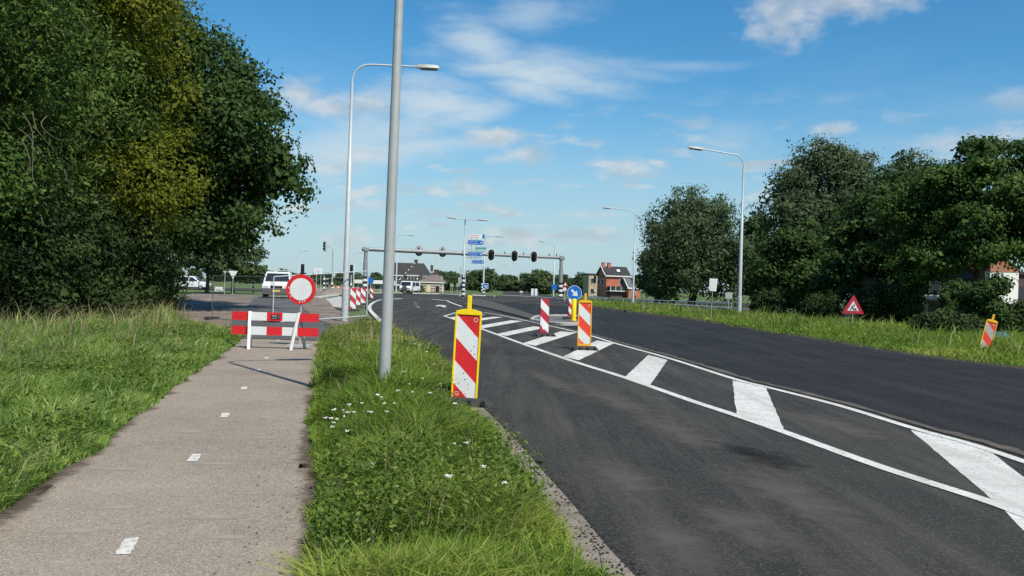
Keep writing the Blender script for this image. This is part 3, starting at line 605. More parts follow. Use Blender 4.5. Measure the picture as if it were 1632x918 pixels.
# ------------------------------------------------------------------ trees
def crown_points(lobes, ncl, lpc, cr, rg, inner=.28, flat=.6, droop=0.):
    lb = np.array(lobes, float); ar = (lb[:, 3] * lb[:, 4] + lb[:, 3] * lb[:, 5] + lb[:, 4] * lb[:, 5]); k = rg.choice(len(lb), ncl, p=ar / ar.sum())
    d = rg.normal(0, 1, (ncl, 3)); d /= np.linalg.norm(d, axis=1, keepdims=True)
    away = (d[:, 1] > .35) & (rg.uniform(0, 1, ncl) < .6); d[away, 1] *= -1   # fewer clumps on the side turned from the road
    inn = rg.uniform(0, 1, ncl) < inner
    r = np.where(inn, rg.uniform(.25, .8, ncl), rg.uniform(.82, 1.1, ncl))
    cc = lb[k, :3] + d * lb[k, 3:6] * r[:, None]
    sz = cr * rg.uniform(.6, 1.35, ncl)
    n = ncl * lpc; kk = np.repeat(np.arange(ncl), lpc); o = np.clip(rg.normal(0, 1, (n, 3)), -1.7, 1.7) * .55
    o[:, 2] *= flat
    if droop: o[:, 2] -= droop * np.abs(rg.normal(0, 1, n)) * (rg.uniform(0, 1, n) < .6)
    c = cc[kk] + o * sz[kk][:, None]
    on = o / (np.linalg.norm(o, axis=1, keepdims=True) + 1e-6)
    nr = on * .75 + d[kk] * .35 + np.array((0, 0, .35)) + rg.normal(0, .42, (n, 3))
    t = rg.normal(.45, .16, ncl)[kk] + rg.normal(0, .17, n)
    return c, nr, t, inn[kk], cc, inn
def tree(name, label, X, Y, lobes, ncl, lpc, cr, leaf, asp, m, trunk=(2.5, .22), group=None, seed=1, inner=.28, flat=.6, droop=0., cat='tree', rz=0, bark='bark', tshift=0., z0=0.):
    rg = np.random.RandomState(seed)
    t = thing(name, label, cat, (X, Y, z0), rz, group)
    c, nr, ti, inn, cc, cinn = crown_points(lobes, ncl, lpc, cr, rg, inner, flat, droop)
    ok = c[:, 2] > .05
    size = leaf * rg.uniform(.6, 1.35, len(c)) * np.where(inn, 1.8, 1)
    o = leaves('crown', c[ok], size[ok], asp, nr[ok], ti[ok] + tshift, m, rg, t)
    b = MB(); th, tr = trunk; top = max(l[2] for l in lobes)
    sp = [(0, 0, -.1), (rg.uniform(-.1, .1), rg.uniform(-.1, .1), th * .5), (rg.uniform(-.2, .2), rg.uniform(-.2, .2), th), (rg.uniform(-.3, .3), rg.uniform(-.3, .3), (th + top) / 2), (0, 0, top)]
    b.tube(sp, [tr * 1.35, tr, tr * .85, tr * .5, tr * .2], 9)
    b.build('trunk', bark, t, smooth=True)
    lb_ = MB()
    for l in lobes:
        e = Vector(l[:3]); s = Vector((0, 0, max(th * .8, min(top * .8, l[2] - l[5] * .6 - .4 * math.hypot(l[0], l[1])))))
        mid = (s + e) / 2 + Vector((0, 0, .15 * (e - s).length))
        lb_.tube([s, mid, e], [tr * .45, tr * .3, tr * .12], 6)
    for q in cc[~cinn][:90]:                                       # twigs reaching into the outer clumps
        j = min(range(len(lobes)), key=lambda i: (Vector(lobes[i][:3]) - Vector(q)).length); e = Vector(lobes[j][:3]); q = Vector(q)
        lb_.tube([e, (e + q) / 2 + Vector((0, 0, .12 * (q - e).length)), q], [tr * .1, tr * .07, tr * .03], 4, caps=False)
    lb_.build('branches', bark, t)
    return t
GL = 'tall trees along the left bank'
def lob(seed, n, R0, zlo, zhi, r, sq=1.):
    q = np.random.RandomState(seed); L_ = []
    for i in range(n):
        z = zlo + (zhi - zlo) * (i + .5) / n; a = i * 2.4 + q.uniform(-.4, .4); f = math.sin(math.pi * (.18 + .74 * (z - zlo) / (zhi - zlo)))
        L_.append((R0 * f * math.cos(a), R0 * f * math.sin(a) * sq, z, r * q.uniform(.8, 1.2), r * q.uniform(.8, 1.2), r * q.uniform(.7, .95)))
    return L_
ash1 = tree('ash_tree', 'tall dark green ash with bare curled twigs, nearest the tall reeds', -15.9, 20.5, lob(1, 11, 3.2, 3.2, 14.5, 2.5), 1000, 92, .72, .15, .42, 'leaf_ash', (2.5, .26), GL, 21)
tree('ash_tree', 'mid green ash with feathery leaves standing against the yellowing tree', -16.5, 26.0, lob(2, 11, 3.0, 3.0, 15.5, 2.4), 1000, 90, .7, .15, .42, 'leaf_ash', (2.5, .26), GL, 22, tshift=.1)
tree('yellowing_tree', 'yellow green tree between the ash and the dark alder', -15.6, 31.5, lob(3, 10, 2.6, 4.4, 16.0, 2.3), 900, 90, .7, .15, .55, 'leaf_yellow', (3, .24), GL, 23, tshift=.14)
tree('alder_tree', 'broad dark alder with drooping lower boughs at the end of the tree row', -16.4, 40.5, lob(4, 13, 4.0, 4.9, 12.8, 2.4) + [(3.4, -1.2, 4.2, 2.3, 2.0, 1.2), (5.2, 0, 6.6, 1.8, 1.8, 1.6), (-2.5, -2.5, 4.6, 2.6, 2.2, 1.4), (1, -3, 4.0, 2.2, 1.8, 1.2)], 1050, 80, .75, .19, .8, 'leaf_alder', (2.6, .3), GL, 24, droop=.35)
tree('ash_tree', 'ash tree added behind the first ash to block light through its crown', -20.5, 24, lob(5, 9, 3.2, 2.5, 14.0, 2.8), 240, 55, 1.1, .34, .5, 'leaf_alder', (2.5, .26), GL, 25)  # second row, added in low detail to block light from behind
tree('ash_tree', 'dark tree added behind the yellowing tree to block light in the gap', -20.5, 33, lob(6, 9, 3.4, 2.5, 14.0, 2.8), 240, 55, 1.1, .34, .5, 'leaf_alder', (2.5, .26), GL, 26)  # also added, keeps light out and makes the gap dark
GU = 'shrubs under the left trees'
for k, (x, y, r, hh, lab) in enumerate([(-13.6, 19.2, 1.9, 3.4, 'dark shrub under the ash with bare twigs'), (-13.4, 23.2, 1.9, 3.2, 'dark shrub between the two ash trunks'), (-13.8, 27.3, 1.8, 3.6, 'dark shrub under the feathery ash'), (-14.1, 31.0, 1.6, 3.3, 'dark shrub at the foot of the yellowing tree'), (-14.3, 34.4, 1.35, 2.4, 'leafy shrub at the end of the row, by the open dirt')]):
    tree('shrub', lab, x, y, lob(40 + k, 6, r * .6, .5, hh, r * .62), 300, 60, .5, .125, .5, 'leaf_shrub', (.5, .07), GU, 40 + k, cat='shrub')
# bare curled twigs on the first ash
tw = [[(36, 180), (52, 212), (52, 280), (60, 298)], [(30, 205), (50, 222), (54, 240), (86, 243)], [(52, 178), (60, 208), (88, 240)], [(75, 185), (66, 196), (72, 208), (92, 222), (112, 224)], [(66, 346), (72, 360), (92, 358)], [(100, 290), (102, 270), (108, 290), (118, 294)], [(35, 222), (48, 255), (42, 278)]]
for q in tw:
    d = 18.5; q = smoothline(q, 5); pts = [Vector(D(x, y, d - .05 * i)) for i, (x, y) in enumerate(q)]; P0 = pts[0].copy()
    o = MB().tube([p - P0 for p in pts], list(np.linspace(.01, .003, len(pts))), 5).build('bare_twig', 'twig', ash1, smooth=True, loc=tuple(P0 - ash1.location))
    o['label'] = 'pale bare twig'
# small trees seen below the alder boughs
tree('roadside_tree', 'small round tree by the crossing road, behind the white car', *D(330, 450, 92)[:2], lob(7, 6, 2.0, 3.0, 6.0, 1.7), 170, 45, .7, .3, .7, 'leaf_far', (2.6, .17), 'small trees by the crossing road', 71)
tree('roadside_tree', 'small leafy tree beside the triangular signs', *D(372, 450, 98)[:2], lob(8, 6, 2.0, 2.4, 6.2, 1.7), 170, 45, .7, .3, .7, 'leaf_far', (2.2, .15), 'small trees by the crossing road', 72)
# right-hand trees
GR = 'big trees beyond the right verge'
def dx(px, d): return pix(px, 470)[0] * d
tree('willow_tree', 'rounded grey green willow behind the steel railing', dx(1103, 100), 100, lob(9, 12, 4.1, 3.0, 10.6, 2.7) + [(-1.2, -.5, 11.2, 2.6, 2.6, 2.4), (2.2, 0, 10.6, 2.2, 2.2, 2.2), (-2.9, -1.5, 4, 2.7, 2, 2.6), (3.6, -2.5, 3.2, 2.6, 2, 2.2)], 560, 75, 1.0, .4, .34, 'leaf_willow', (2.2, .4), GR, 31, droop=.7, tshift=-.05)
tree('dark_tree', 'narrow dark tree between the rounded willow and the tall willow', dx(1200, 110), 110, lob(10, 8, 1.2, 1.5, 10.6, 1.6), 240, 55, .8, .42, .7, 'leaf_alder', (2, .2), GR, 32)
tree('dark_tree', 'low dark tree at the left foot of the rounded willow', dx(1046, 112), 112, lob(11, 5, 1.2, 1.2, 6.2, 1.6), 140, 55, .8, .42, .7, 'leaf_alder', (1.4, .18), GR, 33)
tree('willow_tree', 'tall domed willow, highest of the right hand trees', dx(1318, 72), 72, [(-.6, 0, 12.6, 2.2, 2.2, 1.9), (1.9, .3, 11.6, 2.1, 2.1, 1.8), (-2.8, 0, 10.6, 1.9, 2, 1.9), (3.4, 0, 9.6, 2.2, 2.2, 1.9), (-4.2, -.3, 8.4, 1.7, 1.8, 2.0), (.5, -1.8, 10, 2.4, 2.2, 2.2), (-2.0, -2, 7.6, 2.2, 2.0, 2.2), (2.4, -2, 7.4, 2.4, 2.2, 2.2), (0, -2.2, 5.2, 2.6, 2, 2.2), (-3.2, -.8, 5.2, 1.9, 1.8, 1.9), (3.8, -1, 5.0, 2.4, 2, 2.2), (0, 1, 7, 3.4, 3, 3.6)], 620, 75, .9, .32, .36, 'leaf_willow', (2.4, .35), GR, 34, droop=.45, tshift=.02)
tree('birch_tree', 'feathery pale green tree rising between tall willow and broad maple', dx(1440, 58), 58, lob(13, 9, 1.9, 3.0, 8.6, 1.6) + [(.3, 0, 10.2, 1.3, 1.3, 1.2), (-.5, 0, 9.3, 1.4, 1.4, 1.3)], 330, 60, .6, .22, .5, 'leaf_willow', (3, .2), GR, 35, droop=.5, tshift=.1)
tree('maple_tree', 'broad bright green maple with layered boughs above the brick porch', dx(1555, 44), 44, [(math.cos(a) * r_, math.sin(a) * r_, z, w, w, .8) for (a, r_, z, w) in [(3.6, 3.6, 3.3, 1.5), (4.4, 3.2, 3.9, 1.6), (5.4, 2.4, 4.3, 1.5), (2.6, 2.8, 4.4, 1.8), (4.1, 3.6, 5.1, 1.4), (5.2, 3.2, 5.6, 1.7), (3.1, 3.8, 5.9, 1.4), (0, 3, 5.3, 1.8), (1.2, 2.6, 5.0, 1.8), (4.6, 2.9, 6.6, 1.5), (3.5, 3.0, 7.2, 1.2), (5.8, 2.6, 7.0, 1.5), (4.4, 1.4, 7.9, 1.2), (0.6, 2.4, 6.5, 1.6), (2.2, 1.6, 7.9, 1.2), (5.4, 2.4, 8.6, 1.0), (3.9, .3, 9.0, 1.1), (5.9, 3.6, 8.2, 1.3), (0, 0, 6, 2.3)]], 640, 92, .62, .165, .75, 'leaf_maple', (2.2, .3), GR, 36, flat=.42, tshift=.02)
tree('dark_tree', 'dense dark tree behind the roadworks triangle', dx(1412, 54), 54, lob(14, 9, 2.4, 1.7, 8.0, 2.0), 380, 60, .8, .28, .6, 'leaf_alder', (2, .26), GR, 37)
tree('dark_tree', 'dark tree left of the roadworks triangle, under the domed willow', dx(1276, 68), 68, lob(15, 8, 2.4, 1.0, 6.0, 1.9), 300, 55, .8, .3, .6, 'leaf_alder', (1.5, .22), GR, 38)
tree('dark_tree', 'dark tree whose crown meets the maple above the white gable house', dx(1700, 47), 47, lob(16, 8, 2.4, 5.2, 9.0, 2.0), 240, 55, .8, .26, .6, 'leaf_maple', (3, .26), GR, 39)
tree('dark_tree', 'deep green tree closing the gap behind birch and maple', dx(1490, 76), 76, lob(17, 9, 4.2, 1.8, 10.4, 2.8), 300, 55, 1.0, .4, .6, 'leaf_alder', (2, .26), GR, 51)
tree('dark_tree', 'deep green tree between narrow tree and domed willow, far back', dx(1246, 98), 98, lob(18, 7, 1.8, 1.2, 6.2, 1.8), 160, 50, .9, .4, .6, 'leaf_alder', (2, .22), GR, 52)
GS = 'garden shrubs on the right'
for k, (px, d, r, hh, lab) in enumerate([(1524, 34, .66, 2.35, 'upright rounded laurel beside the brick porch'), (1576, 33, .76, 2.75, 'taller laurel in front of the white house'), (1500, 33.4, .6, 1.0, 'low hedge plant at the foot of the laurels'), (1540, 32.6, .55, .8, 'small clipped hedge plant under the laurels'), (1478, 37, .5, .8, 'dark low bush under the brick porch'), (1440, 45, 1.0, 2.5, 'dark tall bush right of the roadworks triangle, raised to shade the house wing'), (1395, 46, 1.1, 2.3, 'dark tall bush added behind the roadworks triangle to shade the house wing'), (1310, 50, 1.1, 1.5, 'dark low bush left of the roadworks triangle'), (1620, 35, .75, 1.35, 'low clipped hedge in front of the white gable wall'), (1222, 60, 1.2, 1.7, 'weedy bush right of the tall lamp post')]):  # two tall dark bushes added and raised as shade before the porch house
    tree('shrub', lab, dx(px, d), d, lob(60 + k, 6, r * .5, .3, hh * .86, r * .62), 200, 50, .32, .13, .6, 'leaf_shrub' if k not in (0, 1) else 'leaf_alder', (.4, .05), GS, 60 + k, cat='shrub')
# far tree line (three crowns shared by all copies)
GF = 'trees on the far horizon'
far = [tree('far_tree', 'dark green tree in the line along the far horizon', 0, 300, lob(80 + k, 7, 2.6, 2.0, 7.4, 2.4), 150, 40, 1.3, .8, .7, 'leaf_far', (1.5, .25), GF, 80 + k) for k in range(3)]
spots = [(712, 250, .9), (728, 300, 1.0), (745, 320, 1.05), (760, 300, 1.0), (772, 240, 1.1), (790, 330, 1.0), (804, 300, .9), (818, 340, .95), (832, 300, .85), (846, 320, .9), (860, 215, 1.05), (874, 230, .9), (889, 300, 1.0), (905, 260, .85), (918, 240, .85), (930, 230, .9), (942, 215, .85), (702, 290, 1.0), (690, 330, 1.0), (395, 330, 1.1), (405, 330, 1.0), (420, 420, .8), (376, 420, .9), (355, 400, .9), (450, 430, .8), (466, 420, .7), (482, 430, .75), (520, 400, .8), (540, 420, .75), (556, 400, .8), (572, 300, .8), (600, 330, .9), (310, 420, .9), (280, 400, 1), (700, 420, 1), (720, 430, 1.1), (753, 420, 1.1), (783, 430, 1.1), (812, 420, 1.1), (840, 430, 1.1), (868, 420, 1.1), (896, 430, 1.1), (925, 420, 1.1), (505, 430, .8), (430, 430, .8), (340, 430, .8)]
for i, (px, d, s) in enumerate(spots):
    o = far[i] if i < 3 else copy_tree(far[i % 3])
    u = pix(px, 458)[0]; s *= d / 300 * .62 if d > 300 else .64
    o.location = (u * d, d, -.2); o.rotation_euler = (0, 0, i * 1.3); o.scale = (s * random.uniform(.9, 1.2), s * random.uniform(.9, 1.2), s * random.uniform(.85, 1.1))

# ------------------------------------------------------------------ lamp posts
def lamp(label, X, Y, h, arms, r0, r1, m='galvlight', step=.86, name='street_lamp', z0=0., head=.95, bands=0, lean=(0, 0), group=None, bend=.7, cat='lamp post'):
    t = thing(name, label, cat, (X, Y, z0), 0, group); t.rotation_euler = (lean[0], lean[1], 0)
    zs = h - bend
    b = MB(); b.tube([(0, 0, 0), (0, 0, h * .13), (0, 0, h * .13 + .02), (0, 0, h * .62), (0, 0, h * .62 + .02), (0, 0, zs)], [r0, r0 * (step + .14 if step < 1 else .96), r0 * (step if step < 1 else .96), (r0 * .4 + r1 * .6), (r0 * (.3 if step < 1 else .4) + r1 * .6), r1], 16)
    pole = b.build('pole', m, t, smooth=True)
    MB().box((0, r0 * .96, .75), (r0 * .9, .02, .32)).build('inspection_door', m, pole)
    for (dxx, dyy, ln, rise) in arms:
        d = Vector((dxx, dyy, 0)).normalized(); pts = []
        if len(arms) == 1:
            for q in range(9):
                a = math.pi / 2 * q / 8; pts.append(d * bend * (1 - math.cos(a)) + Vector((0, 0, zs + bend * math.sin(a))))
        else: pts = [Vector((0, 0, zs + bend * .9)), d * .3 + Vector((0, 0, zs + bend))]
        if len(arms) > 1: MB().tube([(0, 0, zs), (0, 0, zs + bend)], r1, 10).build('pole_top', m, t)
        e = d * (ln - head) + Vector((0, 0, h + rise * (ln - head))); pts.append(e)
        MB().tube(pts, r1 * .72, 10).build('arm', m, t, smooth=True)
        n = Vector((-d.y, d.x, 0)); hb = MB(); fw = (d + Vector((0, 0, rise))).normalized()
        sec = [(0, .05, .05), (.12, .12, .08), (head * .5, .15, .085), (head * .9, .13, .07), (head, .07, .03)]
        vs = []
        for (s, w, q) in sec:
            c = e + fw * s; vs += [c - n * w + Vector((0, 0, -.05)), c + n * w + Vector((0, 0, -.05)), c + n * w * .8 + Vector((0, 0, q)), c - n * w * .8 + Vector((0, 0, q))]
        fs = [(i * 4 + j, i * 4 + (j + 1) % 4, i * 4 + 4 + (j + 1) % 4, i * 4 + 4 + j) for i in range(4) for j in range(4)] + [(3, 2, 1, 0), (16, 17, 18, 19)]
        hb.add(vs, fs); lo = hb.build('luminaire', 'lampgrey', t, smooth=True)
        a0, a1 = e + fw * .2, e + fw * head * .92; zz = Vector((0, 0, -.06))
        lb_ = MB(); lb_.add([a0 - n * .1 + zz, a0 + n * .1 + zz, a1 + n * .1 + zz, a1 - n * .1 + zz, a0 - n * .06 + zz * 2, a0 + n * .06 + zz * 2, a1 + n * .06 + zz * 2, a1 - n * .06 + zz * 2], [(0, 1, 2, 3), (7, 6, 5, 4), (0, 4, 5, 1), (1, 5, 6, 2), (2, 6, 7, 3), (3, 7, 4, 0)])
        lb_.build('lens', 'lens', lo)
    for k in range(bands):
        MB().tube([(0, 0, .1 + k * .28), (0, 0, .1 + k * .28 + .28)], r0 * 1.12 + .02, 12).build('band', 'black' if k % 2 == 0 else 'white', t)
    return t
lamp('thick grey lamp post in the verge grass beside the yellow framed beacon', -1.6, 11.24, 8.8, [(1.4, .9, 1.75, .0)], .076, .04, 'galv', step=1., head=.75, bend=.5, lean=(0, R(.55)))
p = G(549, 513); lamp('white lamp post standing in the dirt beside the wire fence', p[0], p[1], 10.3, [(1, .05, 3.45, .0)], .14, .055, lean=(0, R(.15)))
lamp('tall white lamp post beyond the right verge, in front of the willow', dx(1179, 57), 57, 10.6, [(-1, -.05, 3.7, .1)], .14, .055, head=1.1)
lamp('white lamp post by the railing, in front of the brick house', dx(1009, 93), 93, 10.1, [(-1, .1, 3.5, .06)], .13, .055, head=1.1)
dbl = lamp('double armed lamp post carrying blue direction boards, banded at its foot', dx(738, 112), 112, 10.0, [(-1, 0, 2.4, .1), (1, 0, 3.0, .0)], .16, .08, bands=9, head=1.5)
lamp('single arm lamp post with banded foot and small blue arrow sign', dx(770, 147), 147, 9.9, [(1, 0, 3.2, .02)], .16, .09, bands=7, head=1.6)
lamp('lamp post beside the right leg of the gantry', dx(882, 165), 165, 10.0, [(-1, 0, 3.2, .12)], .16, .09, head=1.4)
lamp('far lamp post behind the left half of the gantry', dx(631, 158), 158, 10.3, [(1, 0, 3.1, .0)], .14, .08, head=1.4)
GFL = 'distant lamp posts'
for (px, d, s, lab) in [(693, 270, 1, 'thin distant lamp post in front of the small brick building'), (853, 250, -1, 'thin distant lamp post in front of the far trees'), (826, 300, -1, 'thin distant lamp post among the far trees near the white panel'), (797, 330, 1, 'thin distant lamp post among the far trees near the banded post'), (475, 240, 1, 'thin distant mast behind the white van'), (563, 240, 1, 'thin distant mast behind the black signal')]:
    lamp(lab, dx(px, d), d, 9.6, [(s, 0, 2.4, .05)], .15, .1, head=1.2, group=GFL)
# direction boards on the double lamp post
def board(x0, x1, z0, z1, bm, tip, lines, parent, y=-.25):
    h = z1 - z0; b = MB(); b.prism([(x0, z0), (x1, z0), (x1 + (h * .3 if tip else 0), (z0 + z1) / 2), (x1, z1), (x0, z1)], y, y + .05)
    o = b.build('direction_board', bm, parent)
    for i in range(lines):
        zz = z1 - h * (i + .6) / (lines + .2); q = MB(); x = x0 + .12
        rr = random.Random(i + int(z0 * 10))
        while x < x0 + (x1 - x0) * .68:
            w = rr.uniform(.07, .12); q.box((x + w / 2, y - .006, zz), (w, .008, h * .1), 0); x += w + .04
        q.build('lettering', 'signred' if bm == 'signwhite' else 'signwhite', o)
    if tip:
        MB().prism([(x1 - .28, (z0 + z1) / 2 - .04), (x1 - .12, (z0 + z1) / 2 - .04), (x1 - .12, (z0 + z1) / 2 - .14), (x1 + .03, (z0 + z1) / 2), (x1 - .12, (z0 + z1) / 2 + .14), (x1 - .12, (z0 + z1) / 2 + .04), (x1 - .28, (z0 + z1) / 2 + .04)], y - .012, y - .004).build('arrow', 'signwhite', o)
    return o
k = 112 / F
def zz(py): return H - (pix(755, py)[1]) * 112
bx = .5
board(bx, bx + 1.75, zz(380), zz(373.5), 'signwhite', False, 2, dbl); MB().box((bx + 1.9, -.24, (zz(380) + zz(373.5)) / 2), (.26, .05, zz(373.5) - zz(380))).build('road_number_panel', 'blue', dbl)
board(bx - .05, bx + 1.75, zz(390), zz(383), 'blue', True, 2, dbl)
board(bx + .95, bx + 2.3, zz(397.5), zz(394), 'teal', False, 0, dbl)
board(bx - .05, bx + 1.75, zz(408.5), zz(402), 'blue', True, 2, dbl)
board(bx + .55, bx + 2.0, zz(420), zz(414.5), 'blue', True, 2, dbl)
for z in (zz(397), zz(411), zz(400), zz(387)): MB().tube([(0, -.05, z), (bx + 2.2, -.05, z)], .035, 6).build('bracket', 'galv', dbl)
for x in (.6, 1.2): MB().tube([(x + .3, -.12, zz(421)), (x + .3, -.12, zz(374))], .03, 6).build('upright', 'galv', dbl)

# ------------------------------------------------------------------ gantry and signals
a = D(581, 470, 116); b_ = D(893, 470, 127); ga = Vector((a[0], a[1], 0)); gb = Vector((b_[0], b_[1], 0)); gd = (gb - ga); gl = gd.length; gang = math.atan2(gd.y, gd.x)
gt = thing('sign_gantry', 'grey steel portal gantry spanning the road, carrying traffic signals', 'gantry', tuple(ga), gang)
HB = 6.0
for x, l in ((0, 0), (gl, 1)):
    c = MB().tube([(x, 0, 0), (x, 0, HB * .72), (x, 0, HB * .72 + .03), (x, 0, HB + .15)], [.3, .3, .25, .25], 16).build('column', 'gantry', gt, smooth=True)
    MB().box((x, 0, HB), (.7, .65, .62)).build('corner_joint', 'gantry', c, bevel=.08)
    for k in range(7): MB().tube([(x, 0, .1 + k * .33), (x, 0, .1 + k * .33 + .33)], .335, 16).build('band', 'black' if k % 2 == 0 else 'white', c)
MB().tube([(-.5, 0, HB), (gl * .55, 0, HB), (gl * .55 + .01, 0, HB), (gl + .5, 0, HB)], [.27, .27, .22, .22], 16).build('beam', 'gantry', gt, smooth=True)
MB().tube([(gl * .47, 0, HB), (gl * .47 + .15, 0, HB)], .36, 16).build('flange', 'gantry', gt); MB().tube([(gl * .62, 0, HB), (gl * .62 + .15, 0, HB)], .33, 16).build('flange', 'gantry', gt)
for f_ in (.69, .79, .83, .86, .93, .97): MB().box((gl * f_, -.1, HB + .34), (.1, .1, .35)).build('camera_bracket', 'black', gt)
def signal(label, loc, rz=0, back=True, lit=None, scale=1., group=None, facing=True):
    t = thing('traffic_signal', label, 'traffic light', loc, rz, group); t.scale = (scale,) * 3
    def ov(w, h): return [(w * math.cos(q), h * (1 if math.sin(q) > 0 else -1) + w * math.sin(q)) for q in [i * math.pi / 12 + .001 for i in range(24)]]
    if back:
        MB().prism(ov(.46, .32), .0, .04).build('backboard', 'black', t)
        o = ov(.5, .33); i_ = ov(.44, .32); n = len(o); m_ = MB()
        m_.add([(x, -.012, z) for x, z in o] + [(x, -.012, z) for x, z in i_], [(j, n + j, n + (j + 1) % n, (j + 1) % n) for j in range(n)]); m_.build('border', 'signwhite', t)
    MB().box((0, .08, 0), (.34, .26, 1.0)).build('housing', 'black', t, bevel=.05)
    for k_, z in enumerate((.32, 0, -.32)):
        c = MB().tube([(0, -.055, z), (0, -.075, z)], [.13, .12], 16).build('lens', mat('signal_lens', ((.1, .012, .01), (.1, .05, .01), (.008, .06, .04))[k_], .25), t)
        MB().tube([(0, -.055, z), (0, -.25, z - .02)], [.145, .14], 14, caps=False).build('visor', 'black', t)
    return t
def on_gantry(px):                                                 # where a pixel column meets the beam
    u = pix(px, 406)[0]; e = gd.normalized(); s = (u * ga.y - ga.x) / (e.x - u * e.y); return ga + e * s, s
for px, lab in ((783, 'oval backed black signal on the gantry next to the single arm lamp post'), (820, 'middle one of three oval backed signals on the gantry'), (851, 'oval backed signal on the gantry closest to its right leg')):
    p, s = on_gantry(px); signal(lab, (p.x, p.y - .42, HB - .05), gang * .3, group='signals facing the road on the gantry')
for px, lab in ((667, 'signal on the gantry seen from behind, toward the left leg'), (705, 'signal on the gantry seen from behind, toward the blue boards')):
    p, s = on_gantry(px); t = thing('traffic_signal', lab, 'traffic light', (p.x, p.y, HB + .2), 0, 'signals seen from behind on the gantry')
    MB().tube([(0, .32, .02), (0, .38, .02)], [.55, .55], 24).build('backboard', 'lampgrey', t); MB().tube([(0, .3, -.32), (0, .42, -.32)], [.5, .5], 20).build('lower_board', 'bumper', t); MB().box((0, .42, 0), (.34, .3, 1.3)).build('housing', 'galv', t, bevel=.05); MB().box((0, .1, .25), (.16, .5, .16)).build('clamp', 'black', t)

# ------------------------------------------------------------------ beacons
def clip(poly, a, b, c):                                           # keep a*x+b*z<=c
    out = []
    for i in range(len(poly)):
        p, q = poly[i], poly[(i + 1) % len(poly)]; dp, dq = a * p[0] + b * p[1] - c, a * q[0] + b * q[1] - c
        if dp <= 0: out.append(p)
        if dp * dq < 0: t = dp / (dp - dq); out.append((p[0] + (q[0] - p[0]) * t, p[1] + (q[1] - p[1]) * t))
    return out
def striped(w, z0, z1, y, red, parent, name='striped_panel', white='signwhite', thick=.012):
    mb = MB(); mb.box((0, y + thick / 2 + .001, (z0 + z1) / 2), (w, thick, z1 - z0), 0)
    k = -1
    while k * w < (z1 - z0):
        r = [(-w / 2, z0), (w / 2, z0), (w / 2, z1), (-w / 2, z1)]     # s = (z1-z) - (x+w/2), band k: k*w<=s<(k+1)*w
        r = clip(r, 1, 1, z1 - w / 2 - k * w); r = clip(r, -1, -1, -(z1 - w / 2 - (k + 1) * w)) if r else r
        if len(r) > 2: mb.add([(x, y, z) for x, z in r], [tuple(range(len(r)))], 1 if k % 2 else 0)
        k += 1
    return mb.build(name, [white, red], parent)
def ring(parent, x, y, z, r0, r1, m='signwhite', name='reflector_ring'):
    o, i_ = circle(r0, 24, x, z), circle(r1, 24, x, z); mb = MB(); mb.add([(a, y, b) for a, b in o] + [(a, y, b) for a, b in i_], [(j, (j + 1) % 24, 24 + (j + 1) % 24, 24 + j) for j in range(24)]); mb.build(name, m, parent)
def disc(parent, x, y, z, r, m, name, th=.006):
    MB().prism(circle(r, 28, x, z), y, y + th).build(name, m, parent)
def foot(t, w=.75, d=.4, h=.12, m='rubber', lumps=True):
    mb = MB(); vs = []
    for (q, z) in ((1, 0), (1, h * .35), (.8, h)): vs += [(-w / 2 * q, -d / 2 * q, z), (w / 2 * q, -d / 2 * q, z), (w / 2 * q, d / 2 * q, z), (-w / 2 * q, d / 2 * q, z)]
    mb.add(vs, [(3, 2, 1, 0), (8, 9, 10, 11)] + [(i * 4 + j, i * 4 + (j + 1) % 4, i * 4 + 4 + (j + 1) % 4, i * 4 + 4 + j) for i in (0, 1) for j in range(4)])
    o = mb.build('rubber_foot', m, t, bevel=.012)
    if lumps:
        for x in (-.3, -.1, .1, .3): MB().box((x * w / .75 * .95, -d / 2 * .9, h * .6), (.05, .1, h * .6)).build('grip', 'black', o, bevel=.008)
    return o
def framed_beacon(label, loc, rz, lean=(0, 0), W=.29, Hh=1.12, fm='yellow', red='signred', base=True, group=None, z=.12, white='signwhite', knob=.16):
    t = thing('beacon', label, 'beacon', loc, rz, group); t.rotation_euler = (lean[0], lean[1], rz)
    if base: foot(t)
    fw = .026; w2 = W / 2 + fw
    fr = MB(); prof = lambda s: [(-w2 * s, z), (w2 * s, z), (w2 * s, z + Hh), (w2 * s * .96, z + Hh + .045), (.06, z + Hh + .075), (-.06, z + Hh + .075), (-w2 * s * .96, z + Hh + .045), (-w2 * s, z + Hh)]
    # frame: two rails, sill and head around the panel
    fr.box((-W / 2 - fw / 2, 0, z + Hh / 2), (fw, .05, Hh)); fr.box((W / 2 + fw / 2, 0, z + Hh / 2), (fw, .05, Hh)); fr.box((0, 0, z + .03), (W, .052, .06))
    fr.prism([(-w2, z + Hh), (w2, z + Hh), (w2 * .95, z + Hh + .05), (.07, z + Hh + .075), (-.07, z + Hh + .075), (-w2 * .95, z + Hh + .05)], -.027, .027); fr.box((0, .012, z + Hh / 2), (W, .012, Hh))
    frame = fr.build('frame', fm, t, bevel=.006)
    pn = striped(W, z + .065, z + Hh - .005, -.012, red, t, white=white)
    kn = MB(); kn.box((0, 0, z + Hh + .07 + knob / 2), (.06, .04, knob)); kn.build('handle', fm, t, bevel=.012)
    kk = MB(); kk.tube([(0, 0, 0), (0, 0, z + .02)], .03, 8); kk.build('spigot', fm, t)
    ring(pn, W / 2 - .05, -.0135, z + Hh - .06, .028, .022); ring(pn, -W / 2 + .05, -.0135, z + .12, .028, .022)
    return t, pn, frame
p = G(741, 648)
